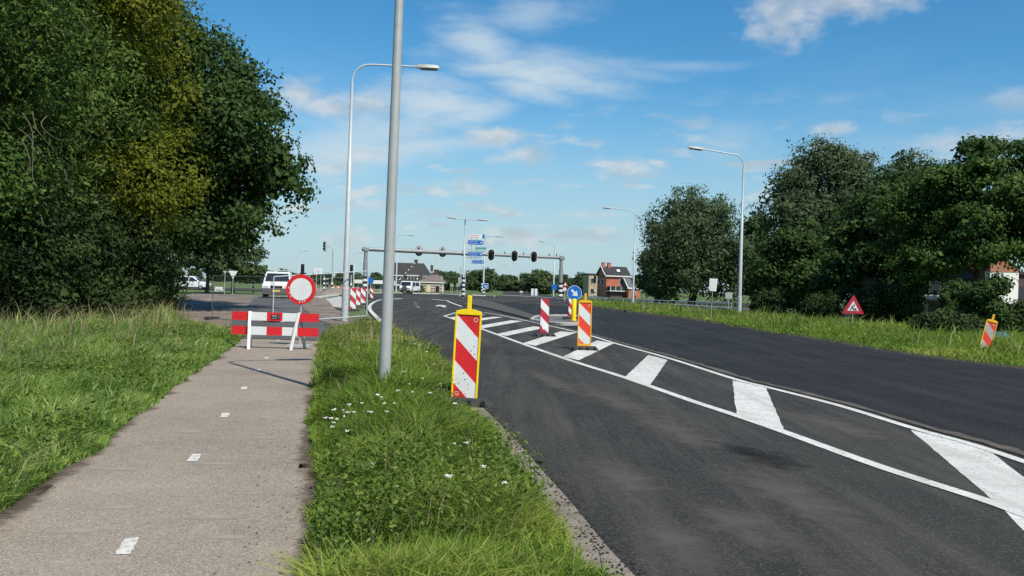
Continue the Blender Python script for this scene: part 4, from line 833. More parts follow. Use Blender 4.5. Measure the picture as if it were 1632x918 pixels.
bt, bp_, bf = framed_beacon('large yellow framed red and white beacon at the verge edge', (p[0] - .02, p[1], .0), R(-6), (R(-2), R(1.4)), W=.3, Hh=1.16, z=.05, knob=.19)
foot_o = [c for c in bt.children if c.name.startswith('rubber_foot')][0]
for (x, z) in [(-.1, .16), (-.03, .2), (.02, .17), (.05, .24), (-.08, .3), (.09, .96), (.1, .8), (.06, .74), (.11, .7), (.09, .62), (-.02, .44), (.0, .36), (.05, .3)]:
    q = MB(); rr = random.Random(int((x + z) * 977)); q.prism([(x + .012 * rr.uniform(.4, 1.2) * math.cos(i), z + .01 * rr.uniform(.4, 1.2) * math.sin(i)) for i in range(6)], -.0145, -.013); q.build('scuff', 'amber' if z < .3 else 'grime', bp_)
p = G(930.5, 559)
framed_beacon('amber framed beacon on a black rubber foot, standing on a hatch stripe', p, R(-4), (0, 0), W=.3, Hh=1.12, fm='amber', red='orange', knob=.17, white='signwhite')
p = D(1566, 569, 25)
framed_beacon('scuffed orange beacon leaning to one side in the right verge grass', (p[0], p[1], .02), R(-14), (R(-3), R(13)), W=.25, Hh=1.0, fm='amber', red='orange', base=False, z=0, white='concrete')
def plain_beacon(label, loc, rz, W=.24, Hh=1.12, lean=(0, 0), group=None, red='darkred', dot=False, z=.12):
    t = thing('beacon', label, 'beacon', loc, rz, group); t.rotation_euler = (lean[0], lean[1], rz); foot(t)
    MB().box((0, .012, z + Hh / 2), (W + .03, .045, Hh + .02)).build('body', 'black', t, bevel=.01)
    pn = striped(W, z + .02, z + Hh, -.0135, red, t, thick=.001)
    if dot: disc(pn, .01, -.019, z + .2, .085, 'white', 'sticker', .003)
    return t
plain_beacon('black backed beacon with a round white sticker, on the hatched strip', G(867, 537), R(8), W=.28, dot=True)
GB = 'beacons in a row beside the white lamp post'
plain_beacon('red and white beacon closest to the white lamp post in the dirt', D(562, 496, 48.5), R(20), W=.32, Hh=1.15, group=GB)
plain_beacon('red and white beacon second from the lamp post in the dirt', D(570, 489.5, 57), R(20), W=.32, Hh=1.1, group=GB)
plain_beacon('red and white beacon third from the lamp post in the dirt', D(578.5, 486, 62), R(20), W=.34, Hh=1.1, group=GB)
plain_beacon('lone red and white beacon on the corner under the blue round sign', D(592, 478, 80), R(20), W=.26, Hh=1.0, group=GB)
# traffic island with beacon and keep-right post
isl = [G(*q) for q in [(845, 513), (868, 517.5), (905, 520), (935, 517), (925, 507), (880, 505.5), (855, 507)]]
isl = smoothline(isl + [isl[0]])[:-1]; ic = sum(isl) / len(isl)
mb = MB(); mb.slab([tuple(p) for p in isl], 0, .1); io = struct(mb.build('traffic_island', mat('island_fill', (.13, .13, .125), .9, var=.3, scale=2)))
n = len(isl); seg = 0
for i in range(0, n - 1, 2):
    a_, b2, c_ = isl[i], isl[(i + 1) % n], isl[(i + 2) % n]; sh = lambda q, f_: ic + (q - ic) * f_
    poly = [sh(a_, 1.01), sh(b2, 1.01), sh(c_, 1.01), sh(c_, .9), sh(b2, .9), sh(a_, .9)]
    ce = sum(poly) / 6; poly = [ce + (q - ce) * .985 for q in poly]
    MB().slab([tuple(q) for q in poly], .0, .145 + .005 * (i % 3)).build('kerb_stone', 'concrete', io, bevel=.015)
plain_beacon('beacon half hidden behind the yellow keep right post on the island', D(908.5, 509, 43), R(38), W=.25, Hh=1.05, z=.1)
p = D(914, 515.5, 41)
kt = thing('keep_right_post', 'yellow post topped by a round blue arrow sign on the traffic island', 'traffic sign', (p[0], p[1], .1))
MB().tube([(0, 0, 0), (0, 0, .06), (0, 0, .07), (0, 0, .98), (0, 0, 1.02)], [.13, .13, .115, .115, .09], 18).build('post', 'yellow', kt, smooth=True)
cz = 1.3; MB().tube([(0, .03, .9), (0, .03, cz)], .03, 8).build('stem', 'galv', kt)
disc(kt, 0, -.02, cz, .345, 'signwhite', 'rim', .03); dk = MB().prism(circle(.325, 36, 0, cz), -.026, -.021).build('disc', 'blue', kt)
ap = [(-.05, .2), (.05, .2), (.05, 0), (.16, 0), (0, -.22), (-.16, 0), (-.05, 0)]; an = R(45)
MB().prism([(x * math.cos(an) - z * math.sin(an), x * math.sin(an) + z * math.cos(an) + cz) for x, z in ap], -.031, -.0265).build('arrow', 'signwhite', dk)

# ------------------------------------------------------------------ barrier and round sign
p = G(437.5, 557); dB = p[1]
bar = thing('road_barrier', 'red and white striped plank barrier on trestle legs across the cycle path', 'barrier', (p[0], dB, 0), R(-1))
sc = dB / F
xs_ = [-69.5, -42, -13.5, 11.5, 36, 69.5]
for z0, z1 in ((.655, .845), (.325, .515)):
    pl = MB()
    for k in range(5): pl.box(((xs_[k] + xs_[k + 1]) / 2 * sc, 0, (z0 + z1) / 2), ((xs_[k + 1] - xs_[k]) * sc, .026, z1 - z0), k % 2)
    o = pl.build('plank', ['signred', 'signwhite'], bar)
    if z0 > .5:
        lb = MB().box((0, -.017, .745), (.2, .006, .1)).build('name_plate', 'black', o)
        text('lettering', 'TFN', .06, 'signwhite', lb, (-.022, -.0215, .762)); MB().box((-.022, -.0215, .715), (.12, .002, .01)).build('rule', 'concrete', lb)
        MB().prism([(.055, .775), (.075, .775), (.092, .748), (.075, .715), (.062, .715), (.076, .745)], -.0225, -.0205).build('chevron', 'teal', lb)
for (tx, b0, b1) in ((-40.5, (-36, -.26), (-45, .26)), (38, (30.5, -.26), (44, .26))):
    for (bxp, y), mm in ((b0, 'white'), (b1, 'galv')):
        tp = Vector((tx * sc, y * .12, .86)); bt_ = Vector((bxp * sc, y, .0))
        q = MB(); d = tp - bt_; q.box((tp + bt_) / 2, (.07, .035, d.length), 0, d.to_track_quat('Z', 'Y').to_matrix()); q.build('leg', mm, bar, bevel=.008)
    MB().tube([((b0[0] + tx) / 2 * sc, -.13, .3), ((b1[0] + tx) / 2 * sc, .13, .3)], .015, 6).build('brace', 'galv', bar)
p = G(477, 553)
st = thing('no_entry_sign', 'round white sign with red rim on a steel post behind the barrier', 'traffic sign', (p[0], p[1], 0), R(-2))
cz = H - pix(478, 461)[1] * p[1]; rr = 24.2 / F * p[1]
MB().tube([(-.0, .03, 0), (-.0, .03, cz + .2)], .024, 10).build('post', 'galv', st)
disc(st, 0, -.004, cz, rr, 'galv', 'back_plate', .012); ds = MB().prism(circle(rr - .004, 48, 0, cz), -.0105, -.0045).build('red_disc', 'signred', st); disc(st, 0, -.0165, cz, rr * .735, 'signwhite', 'white_field', .0055)
MB().box((0, 0, .03), (.55, .35, .06)).build('foot_plate', 'galv', st, bevel=.01)
for (x, z) in [(-.27, -.1), (-.24, -.17), (.05, -.3), (-.02, -.31), (.1, -.28), (-.3, .03)]: MB().prism(circle(.016, 7, x, cz + z), -.0118, -.0108).build('chip', 'signwhite', ds)

# ------------------------------------------------------------------ wire fence panels
def fence(label, A, B, za, zb, group, mesh_mat='galv'):
    t = thing('fence_panel', label, 'fence', (A[0], A[1], 0), 0, group); e = Vector((B[0] - A[0], B[1] - A[1], 0)); n = e.length; ud = e.normalized()
    P_ = lambda s, f_: ud * s * n + Vector((0, 0, (za[0] * (1 - s) + zb[0] * s) * (1 - f_) + (za[1] * (1 - s) + zb[1] * s) * f_))
    for nm, a_, b2 in (('post', (0, 0), (0, 1)), ('post', (1, 0), (1, 1)), ('rail', (0, 1), (1, 1)), ('rail', (0, 0.0), (1, 0.0))):
        MB().tube([P_(*a_) + (Vector((0, 0, -.15)) if nm == 'post' and a_[1] == 0 and False else Vector()), P_(*b2)], .021 if mesh_mat == 'galv' else .015, 8).build(nm, 'galvlight' if mesh_mat == 'galv' else mesh_mat, t, smooth=True)
    w = MB()
    for i in range(1, 36): w.tube([P_(i / 36, .0), P_(i / 36, 1)], .0011, 3, caps=False)
    for j in range(1, 9): w.tube([P_(0, j / 9), P_(1, j / 9)], .0032, 3, caps=False)
    w.build('wire_mesh', mesh_mat, t)
    for s in (0, 1):
        q = P_(s, 0); MB().box((q.x, q.y, .07), (.68, .22, .14), 0, Matrix.Rotation(math.atan2(ud.y, ud.x) + R(90), 3, 'Z')).build('block_foot', 'rubber', t, bevel=.02)
    return t
GFN = 'wire fence panels across the works'
fence('wire mesh fence panel standing open behind the round sign', D(435, 500, 32), D(584.5, 500, 35.5), (.05, 1.71), (.25, 2.06), GFN)
fence('wire mesh fence panel in the dirt next to the long grass', D(338, 500, 33), D(432, 500, 32.3), (.05, 1.68), (.05, 1.7), GFN, 'bumper')

# ------------------------------------------------------------------ vehicles
def vehicle(name, label, cat, loc, rz, prof, Wd, zb, zt, k, screens, sides, wheels, wr, extra=None, body='carpaint'):
    t = thing(name, label, cat, loc, rz)
    hw = lambda z: Wd / 2 * (1 - k * max(0, min(1, (z - zb) / (zt - zb))))
    n = len(prof); mb = MB()
    mb.add([(-hw(z), y, z) for y, z in prof] + [(hw(z), y, z) for y, z in prof], [tuple(range(n)), tuple(range(2 * n - 1, n - 1, -1))] + [(i, n + i, n + (i + 1) % n, (i + 1) % n) for i in range(n)])
    b = mb.build('body', body, t, smooth=False, bevel=.045)
    for (i, j, m0, m1, nm) in screens:                             # panes on the slanted front and rear
        (y0, z0), (y1, z1) = prof[i], prof[j]; P_ = lambda f_: (y0 + (y1 - y0) * f_, z0 + (z1 - z0) * f_)
        d = Vector((0, y1 - y0, z1 - z0)).normalized(); nn = Vector((0, -d.z, d.y)); nn = nn if nm == 'windscreen' else -nn if nn.y < 0 else nn
        a0, a1 = P_(m0), P_(m1); off = nn * .012; h0, h1 = hw(a0[1]) * .9, hw(a1[1]) * .88
        q = MB(); vs = [Vector((-h0, *a0)) + off, Vector((h0, *a0)) + off, Vector((h1, *a1)) + off, Vector((-h1, *a1)) + off]
        q.add(vs + [v - off * 1.5 for v in vs], [(0, 1, 2, 3), (7, 6, 5, 4), (0, 4, 5, 1), (1, 5, 6, 2), (2, 6, 7, 3), (3, 7, 4, 0)]); q.build(nm, 'glass', t)
    for poly in sides:
        for s in (-1, 1):
            q = MB(); m_ = len(poly); vs = [(s * (hw(z) + .006), y, z) for y, z in poly] + [(s * (hw(z) - .02), y, z) for y, z in poly]
            q.add(vs, [tuple(range(m_)), tuple(range(2 * m_ - 1, m_ - 1, -1))] + [(i, (i + 1) % m_, m_ + (i + 1) % m_, m_ + i) for i in range(m_)]); q.build('side_window', 'glass', t)
    for y in wheels:
        for s in (-1, 1):
            x = s * (Wd / 2 - .1)
            w = MB().tube([(x - .1, y, wr), (x - .085, y, wr), (x + .085, y, wr), (x + .1, y, wr)], [wr * .9, wr, wr, wr * .9], 20).build('wheel', 'tyre', t)
            MB().tube([(x + s * .101, y, wr), (x + s * .108, y, wr)], wr * .6, 14).build('rim', 'rim', w)
    if extra: extra(t, hw)
    return t
def front_bits(hl, gr, bump, plate, W, yb=-.02):
    def f(t, hw):
        for s in (-1, 1): MB().box((s * hl[0], yb, hl[1]), (hl[2], .06, hl[3])).build('headlight', 'chrome', t, bevel=.02)
        MB().box((0, yb + .005, gr[0]), (gr[1], .05, gr[2])).build('grille', 'black', t, bevel=.01)
        MB().box((0, yb - .02, bump[0]), (W * 1.0, .16, bump[1])).build('bumper', 'bumper', t, bevel=.04)
        MB().box((0, yb - .105, plate), (.5, .012, .11)).build('number_plate', 'plate', t)
        for s in (-1, 1): MB().box((s * (W / 2 + .12), .95, 1.2), (.17, .1, .26)).build('mirror', 'black', t, bevel=.03)
    return f
vp = [(0, .28), (-.02, .7), (.06, .95), (.62, 1.14), (1.42, 1.8), (1.75, 1.9), (4.6, 1.88), (4.76, 1.7), (4.8, .9), (4.78, .3)]
p = D(440, 476, 58)
def vanx(t, hw):
    front_bits((.68, .78, .34, .18), (.8, .8, .2), (.48, .46), .52, 1.86)(t, hw)
    for y in (2.2, 3.2, 4.2): MB().tube([(-.7, y, 2.0), (.7, y, 2.0)], .02, 6).build('roof_bar', 'galv', t)
    for s in (-1, 1): MB().tube([(s * .7, 1.9, 2.02), (s * .7, 4.5, 2.02)], .018, 6).build('roof_bar', 'galv', t)
    MB().tube([(-.62, 3, 1.9), (-.62, 3, 2.0)], .02, 6).build('rack_foot', 'galv', t)
pv = vehicle('parked_van', 'white panel van with roof rack parked on the dirt, facing the barrier', 'van', (p[0], p[1], zdirt(p[0], p[1]) + .02), R(12), vp, 1.86, 1.0, 1.9, .16, [(3, 4, .06, .95, 'windscreen')], [[(1.05, 1.2), (1.5, 1.72), (2.1, 1.74), (2.1, 1.2)]], [.95, 3.85], .33, vanx); pv.scale = (.98, 1, .93)
mp = [(0, .3), (-.03, .6), (.1, .8), (.9, 1.0), (1.75, 1.62), (2.4, 1.74), (3.9, 1.68), (4.3, 1.3), (4.36, .7), (4.3, .3)]
p = D(303, 461, 117)
vehicle('white_car', 'white people carrier driving on the crossing road, seen from its side', 'car', (p[0] + 2.2, p[1] + .9, .02), R(90), mp, 1.78, .95, 1.7, .18, [(3, 4, .08, .95, 'windscreen'), (6, 7, .1, .9, 'rear_window')], [[(1.25, 1.05), (1.9, 1.55), (2.4, 1.6), (2.4, 1.05)], [(2.5, 1.05), (2.5, 1.6), (3.5, 1.58), (3.8, 1.05)]], [.85, 3.5], .34, front_bits((.65, .72, .3, .16), (.62, .7, .1), (.42, .26), .45, 1.78))
p = D(645, 468, 138)
def jeepx(t, hw):
    front_bits((.7, .85, .28, .2), (.84, .9, .2), (.5, .26), .55, 1.85)(t, hw); MB().box((0, -.2, .95), (.7, .2, .65)).build('spare_wheel_cover', 'bumper', t, bevel=.06)
    MB().box((0, 3.2, 2.0), (1.3, 1.6, .06)).build('roof_rack', 'black', t)
jp = [(0, .4), (0, .95), (.15, 1.12), (.35, 1.2), (.55, 1.9), (.8, 1.98), (4.4, 1.96), (4.5, 1.6), (4.52, .5)]
vehicle('white_van', 'white boxy van beyond the stop line in front of the big dark roof', 'van', (p[0], p[1], .03), R(-14), jp, 1.9, 1.1, 1.98, .1, [(3, 4, .05, .92, 'windscreen')], [[(.9, 1.25), (1.0, 1.8), (2.2, 1.8), (2.2, 1.25)], [(2.35, 1.25), (2.35, 1.8), (4.0, 1.78), (4.0, 1.25)]], [.9, 3.6], .38, jeepx)

# ------------------------------------------------------------------ houses
def hip(mb, x0, x1, y0, y1, z0, z1, rx0, rx1, ry=None, ov=.0):
    ry = (y0 + y1) / 2 if ry is None else ry
    v = [(x0 - ov, y0 - ov, z0), (x1 + ov, y0 - ov, z0), (x1 + ov, y1 + ov, z0), (x0 - ov, y1 + ov, z0), (rx0, ry, z1), (rx1, ry, z1)]
    mb.add(v, [(0, 1, 5, 4), (1, 2, 5), (2, 3, 4, 5), (3, 0, 4), (3, 2, 1, 0)]); return mb
def window(t, x, y, z, w, h, frame='trim', name='window', panes=1, ry=-1):
    f = MB().box((x, y, z), (w, .1, h)).build(name, frame, t)
    for i in range(panes):
        pw = w / panes; MB().box((x - w / 2 + pw * (i + .5), y + ry * .055, z), (pw - .12, .02, h - .14)).build('pane', 'glass', f)
    return f
d = 220; s = d / F; p = D(650, 453, d)
t = thing('dark_roofed_house', 'large house with steep dark tiled roof and white dormers behind the white boxy van', 'house', (p[0], p[1], 0))
MB().box((-.2, 5, .2), (12.6, 9, 2.4)).build('wall', 'brick', t)
rf = hip(MB(), -7.0, 6.6, 0, 10, 1.3, 6.9, -4.6, 3.4, ov=.2).build('roof', 'rooftile', t)
MB().box((-.2, -.3, 1.2), (13.9, .16, .3)).build('gutter', 'trim', t)
for i in range(12):                                                 # pale ridge tiles down the hip of the front roof
    f_ = (i + .5) / 12; x = 1.2 - 3.9 * f_; z = 6.9 - 5.0 * f_; y = 5 - 5 * (6.9 - z) / 5.6
    MB().box((x, y - .12, z + .1), (.2, .3, .34), 0, Matrix.Rotation(R(38), 3, 'Y')).build('ridge_tile', 'trim' if i % 2 == 0 else 'greytile', rf)
for (cx, w, z0, z1, n_) in ((1.0, 2.7, 2.4, 3.6, 3), (-2.6, 1.5, 2.5, 3.5, 1)):
    dm = MB().box((cx, 2.4, (z0 + z1) / 2), (w, 2.6, z1 - z0)).build('dormer', 'trim', rf); MB().box((cx, 2.3, z1 + .1), (w + .5, 3.0, .2)).build('dormer_roof', 'trim', dm); window(rf, cx, 1.08, (z0 + z1) / 2 - .05, w * .86, (z1 - z0) * .7, panes=n_, name='dormer_window')
for x, z, w in ((1.3, 7.0, .8), (5.4, 5.7, .6), (6.6, 4.6, 1.2)):
    c = MB().box((x, 5.2, z), (w, .7, 1.6)).build('chimney', 'darkbrick', t); MB().box((x, 5.2, z + .85), (w + .2, .9, .12)).build('chimney_cap', 'concrete', c)
for x in (-5, -2.5, 0, 3, 5.4): window(t, x, .42, .35, 1.3, 1.3, panes=2)
d = 190; s = d / F; p = D(688, 453, d)
t = thing('brick_pavilion', 'small red brick building with white bands, cream door and hipped brown roof', 'building', (p[0], p[1], 0))
w_ = MB(); w_.box((0, 2.5, .75), (4.9, 5, 2.4)); w_.build('wall', 'brick', t)
for z in (.35, .95, 1.5): MB().box((0, -.02, z), (5.0, .08, .12)).build('band', 'trim', t)
MB().box((0, 2.5, 2.05), (5.5, 5.6, .28)).build('cornice', 'trim', t)
hip(MB(), -2.7, 2.7, -.2, 5.2, 2.2, 3.75, -.2, .9, ov=.15).build('roof', 'browntile', t)
dr = MB().box((-.62, -.04, .5), (.95, .12, 1.8)).build('door', mat('cream_door', (.62, .56, .42), .6), t); MB().box((-.3, -.12, .5), (.06, .06, .12)).build('handle', 'black', dr)
window(t, 1.3, -.05, .6, 1.0, 1.6, panes=1); 
for x in (-2.42, 2.42): MB().box((x, -.03, .75), (.22, .14, 2.4)).build('corner_pilaster', 'trim', t)
MB().tube([(.3, -.3, 0), (.3, -.3, 1.6)], .05, 6).build('drainpipe', 'trim', t)
p = D(688, 453, 204)
t = thing('white_house', 'white flat topped building showing above the small brick pavilion', 'building', (p[0], p[1], 0))
MB().box((.1, 2, 1.6), (4.4, 4, 4.0)).build('wall', 'trim', t); MB().box((.1, 2, 3.7), (4.8, 4.4, .2)).build('roof', 'greytile', t); window(t, -1.6, -.06, 3, .9, .7); window(t, 1.7, -.06, 3, .8, .7)
p = D(600, 453, 175)
t = thing('low_building', 'low flat roofed building with white fascia left of the dark roofed house', 'building', (p[0], p[1], 0))
MB().box((-.6, 3, .7), (6.6, 6, 1.6)).build('wall', 'yellowbrick', t); MB().box((-.6, 2.8, 1.75), (7.4, 7, .7)).build('fascia', 'trim', t)
for x in (-3, -1.6, .2, 1.6): window(t, x, -.06, .75, 1.1, 1.0)
p = D(660, 453, 186)
t = thing('picket_fence', 'low white board fence between van and brick pavilion', 'fence', (p[0], p[1], 0))
for i in range(17): MB().box((-1.7 + i * .21, 0, .55), (.15, .04, 1.0)).build('board', 'trim', t)
MB().box((0, .05, .8), (3.7, .05, .09)).build('rail', 'trim', t)
tree('shrub', 'low green bush in front of the white board fence', *D(660, 460, 178)[:2], lob(90, 5, 1.4, .2, 1.0, .8), 90, 40, .5, .35, .6, 'leaf_far', (.3, .05), None, 90, cat='shrub')
# brick house on the right
d = 190; p = D(965.5, 462, d)
t = thing('brick_house', 'red brick house with dark roof, two chimneys and grey roofed extension', 'house', (p[0], p[1], 0), R(14))
MB().box((2.7, 2.8, 2.3), (5.4, 5.6, 4.8)).build('wall', ['brick'], t)
MB().box((2.7, -.03, 2.3), (5.36, .08, 4.74)).build('front_wall', 'redbrick', t)
rb = MB(); rb.add([(-.3, -.4, 4.6), (5.7, -.4, 4.6), (5.7, 6.0, 4.6), (-.3, 6.0, 4.6), (-.3, 2.8, 6.7), (5.7, 2.8, 6.7)], [(0, 1, 5, 4), (2, 3, 4, 5), (3, 2, 1, 0)]); rb.add([(-.02, 0, 4.6), (-.02, 5.6, 4.6), (-.02, 2.8, 6.55), (5.42, 0, 4.6), (5.42, 5.6, 4.6), (5.42, 2.8, 6.55)], [(0, 2, 1), (3, 4, 5)], 1); rf = rb.build('roof', ['rooftile', 'brick'], t)
for (a_, b2) in (((-.34, -.45, 4.6), (-.34, 2.8, 6.75)), ((-.34, 6.05, 4.6), (-.34, 2.8, 6.75))): MB().tube([a_, b2], .1, 5).build('verge_board', 'trim', rf)
MB().box((2.7, -.42, 4.55), (6.0, .12, .22)).build('gutter', 'trim', t)
for x in (.2, 1.5):
    c = MB().box((x, 2.6, 6.9), (.65, .65, 1.1)).build('chimney', 'redbrick', t); MB().box((x, 2.6, 7.45), (.75, .75, .1)).build('chimney_cap', 'darkbrick', c)
MB().box((3.1, 1.0, 5.75), (.7, .3, .55), 0, Matrix.Rotation(R(-33), 3, 'X')).build('skylight', 'trim', rf)
window(t, 3.6, -.09, 3.4, 1.1, 1.3); window(t, .9, -.09, .8, 1.0, 1.3)
for y in (1.6, 4.2):
    f_ = MB().box((-.03, y, 3.2), (.1, 1.1, 1.4)).build('window', 'trim', t); MB().box((-.09, y, 3.2), (.03, .9, 1.2)).build('pane', 'glass', f_)
MB().box((2.0, -1.2, 1.9), (3.6, 2.2, .9)).build('glazed_balcony', 'glass', t); MB().box((2.4, -1.3, 1.35), (5.0, 2.6, .14)).build('canopy', 'trim', t); MB().box((2.2, -1.0, .5), (3.6, 1.8, 1.6)).build('garage', 'darkbrick', t)
for x in (.2, 1.4, 2.6, 3.8): MB().box((x, -2.32, 1.9), (.08, .08, 1.0)).build('balcony_post', 'trim', t)
MB().box((5.2, -1.6, .9), (2.6, 3.6, 1.9)).build('extension_wall', 'redbrick', t)
rb = MB(); rb.add([(3.7, -3.6, 2.1), (6.8, -3.6, 2.1), (6.8, -.05, 4.3), (3.9, -.05, 4.3), (3.7, -.05, 2.1), (6.8, -.05, 2.1)], [(0, 1, 2, 3), (0, 3, 4), (1, 5, 2), (4, 5, 1, 0), (3, 2, 5, 4)]); er = rb.build('extension_roof', 'greytile', t)
MB().tube([(3.7, -3.62, 2.1), (3.9, -.1, 4.35)], .1, 5).build('verge_board', 'trim', er); MB().box((5.25, -3.62, 2.05), (3.3, .12, .26)).build('gutter', 'trim', t); MB().tube([(3.9, -.1, 4.35), (6.8, -.1, 4.35)], .1, 5).build('ridge_board', 'trim', er)
window(t, 5.0, -3.45, .9, 1.0, 1.1)
p = D(945, 462, 205)
t = thing('brown_house', 'narrow brown brick building left of the red brick house', 'house', (p[0], p[1], 0), R(15))
MB().box((0, 2, 2.3), (2.2, 4, 5.4)).build('wall', 'yellowbrick', t); MB().box((0, 2, 5.1), (2.5, 4.3, .3)).build('roof', 'rooftile', t); window(t, -.2, -.06, 3.6, .9, 1.2); window(t, -.2, -.06, 1.2, .9, 1.2)
# porch house and white gable on the far right
d = 50; p = D(1486, 476, d)
t = thing('porch_house', 'dark brick house with a pale brick porch, seen under the maple', 'house', (p[0], p[1], 0), R(-6))
MB().box((-1.6, 2.6, 1.2), (2.4, 4, 2.4)).build('wall', 'darkbrick', t); MB().box((1.2, 3.4, 1.4), (3.2, 4, 2.9)).build('main_wall', 'darkbrick', t)
for i in range(15): MB().box((-.42, .12, .06 + i * .105), (.3, .26, .088)).build('brick', 'yellowbrick', t)
fs = MB(); fs.box((0, .1, 1.72), (1.1, .36, .26)); fs.build('fascia', 'trim', t)
for z in (1.66, 1.74): MB().box((0, -.085, z), (1.12, .02, .02)).build('fascia_groove', 'greytile', t)
MB().box((-.15, .55, .75), (.24, .05, 1.1)).build('side_light', mat('tan_panel', (.5, .38, .2), .7), t); dr = MB().box((.25, .6, .7), (.55, .06, 1.5)).build('door', mat('brown_door', (.16, .07, .035), .6), t); MB().box((.05, .55, .7), (.03, .05, .12)).build('handle', 'rim', dr)
MB().box((.2, .35, 1.5), (1.0, .5, .05)).build('porch_ceiling', 'wood', t)
rb = MB(); rb.add([(-3.0, .5, 2.35), (-.2, .5, 2.35), (-.2, 2.6, 3.0), (-3.0, 2.6, 3.0), (-3.0, 4.6, 2.35), (-.2, 4.6, 2.35)], [(0, 1, 2, 3), (3, 2, 5, 4), (0, 3, 4), (1, 5, 2), (4, 5, 1, 0)]); rb.build('lower_roof', 'rooftile', t)
rb = hip(MB(), -.5, 2.9, 1.2, 5.4, 2.85, 4.2, .6, 1.8, ov=.25).build('roof', 'rooftile', t)
window(t, .6, 1.36, 2.35, .7, .8); window(t, 1.7, 1.36, 2.35, .7, .8); window(t, -1.9, .56, 1.3, .9, 1.0, panes=2)
d = 60; p = D(1612, 478, d)
t = thing('white_gable_house', 'house with white rendered wall and brick gable chimney behind the taller laurel', 'house', (p[0], p[1], 0), R(10))
MB().box((-.6, 2, 1.75), (2.2, 4, 3.7)).build('wall', 'trim', t)
MB().prism([(-1.7, 3.6), (.55, 3.6), (.55, 3.75), (-.45, 4.5), (-1.7, 4.5)], -.03, 4).build('brick_gable', 'brick', t)
MB().tube([(.58, -.06, 3.7), (-.48, -.06, 4.55)], .05, 5).build('verge_board', 'trim', t)
c = MB().box((-.75, .5, 4.8), (.55, .6, 1.2)).build('chimney', 'brick', t); MB().box((-.75, .5, 5.42), (.65, .7, .08)).build('chimney_cap', 'concrete', c)
MB().box((1.9, 3, 1.7), (2.7, 4, 3.6)).build('side_wing', 'darkbrick', t); MB().box((1.9, 3, 3.6), (3.0, 4.4, .2)).build('wing_roof', 'rooftile', t); window(t, 1.6, .96, 2.2, .9, 1.1, frame='darkbrick')
MB().box((.1, -.6, .3), (3.4, .25, .9)).build('garden_wall', 'concrete', t)

# ------------------------------------------------------------------ signs, railings and small street furniture
def sign_post(t, h, r=.03, m='galv'): MB().tube([(0, .03, 0), (0, .03, h)], r, 8).build('post', m, t)
p = D(1358, 530, 37.5); d = p[1]; t = thing('roadworks_sign', 'triangular red bordered roadworks sign in the right verge', 'traffic sign', (p[0], p[1], .0), R(-6)); t.rotation_euler = (0, R(.6), R(-6))
zc = H - pix(1360, 500)[1] * d; zt = H - pix(1360, 471)[1] * d
def tri(q, cz, w, h):
    r_ = .06; return [(-w / 2 * q, cz - h / 3 * q), (w / 2 * q, cz - h / 3 * q), (.03 * q, cz + 2 * h / 3 * q), (-.03 * q, cz + 2 * h / 3 * q)]
hh = zt - zc; cz = zc + hh / 3; sign_post(t, zt - .05, .022)
MB().prism(tri(1, cz, .92, hh), -.012, .0).build('red_triangle', 'darkred', t); fd = MB().prism(tri(.52, cz, .92, hh), -.018, -.0125).build('white_field', 'signwhite', t)
for poly in ([(.0, -.11), (.17, -.11), (.09, -.03)], [(-.13, -.11), (-.09, -.11), (-.05, -.02), (.0, -.06), (.0, -.11), (.02, -.11), (.03, -.03), (-.02, .02), (.01, .07), (.06, .04), (.07, .055), (.01, .1), (-.03, .09), (-.08, .0)], circle(.025, 10, .045, .12), [(-.1, .0), (.1, -.06), (.1, -.05), (-.09, .02)]):
    MB().prism([(x, cz + z) for x, z in poly], -.022, -.0185).build('pictogram', 'black', fd)
p = D(1133, 511, 50); t = thing('notice_board', 'plain white rectangular board on a thin post at the right road edge', 'sign', (p[0], p[1], 0), R(-4)); t.rotation_euler = (0, R(1.5), R(-4))
z0, z1 = H - pix(1137, 464)[1] * 50, H - pix(1137, 444)[1] * 50
sign_post(t, z1, .02); b = MB().prism([(-.2, z0 + .06), (-.12, z0), (.2, z0), (.25, z1), (-.21, z1)], -.02, .005).build('board', 'white', t); MB().prism([(-.15, z0 + .14), (.13, z0 + .14), (.15, z1 - .06), (-.16, z1 - .06)], -.0245, -.0205).build('sheet', 'signwhite', b)
p = D(1161, 495, 62); t = thing('roadside_sign', 'grey back of a sign between white board and tall lamp post', 'sign', (p[0], p[1], 0)); z0, z1 = H - pix(1161, 476)[1] * 62, H - pix(1161, 466)[1] * 62
sign_post(t, z1 + .05, .03); MB().box((0, 0, (z0 + z1) / 2), (.5, .03, z1 - z0)).build('plate', 'galv', t)
def round_sign(name, label, px, py, d, r, m, rim='signwhite', group=None, shape='disc', base=None, inner=None):
    q = D(px, py, d); t = thing(name, label, 'traffic sign', (q[0], q[1], 0), 0, group); z = q[2]; sign_post(t, z + r * .8, .035)
    sh = {'disc': circle(r, 24, 0, z), 'square': [(-r, z - r), (r, z - r), (r, z + r), (-r, z + r)], 'tri': [(-r, z - r * .7), (r, z - r * .7), (0, z + r)], 'yield': [(-r, z + r * .7), (r, z + r * .7), (0, z - r)]}[shape]
    c0 = (0, z); MB().prism(sh, -.015, 0).build('plate', rim, t); f_ = .86 if shape in ('disc', 'square') else .6
    MB().prism([(x * f_, z + (y - z) * f_) for x, y in sh], -.025, -.016).build('face', m, t)
    if inner == 'arrow':
        MB().prism([(x * r, z + y * r) for x, y in [(-.5, .35), (-.35, .5), (.15, 0), (.4, .25), (.5, -.5), (-.25, -.4), (0, -.15)]], -.035, -.026).build('arrow', 'signwhite', t)
    return t
round_sign('blue_sign', 'round blue sign above the lone beacon on the corner', 590.5, 447.5, 84, .3, 'blue', 'blue')
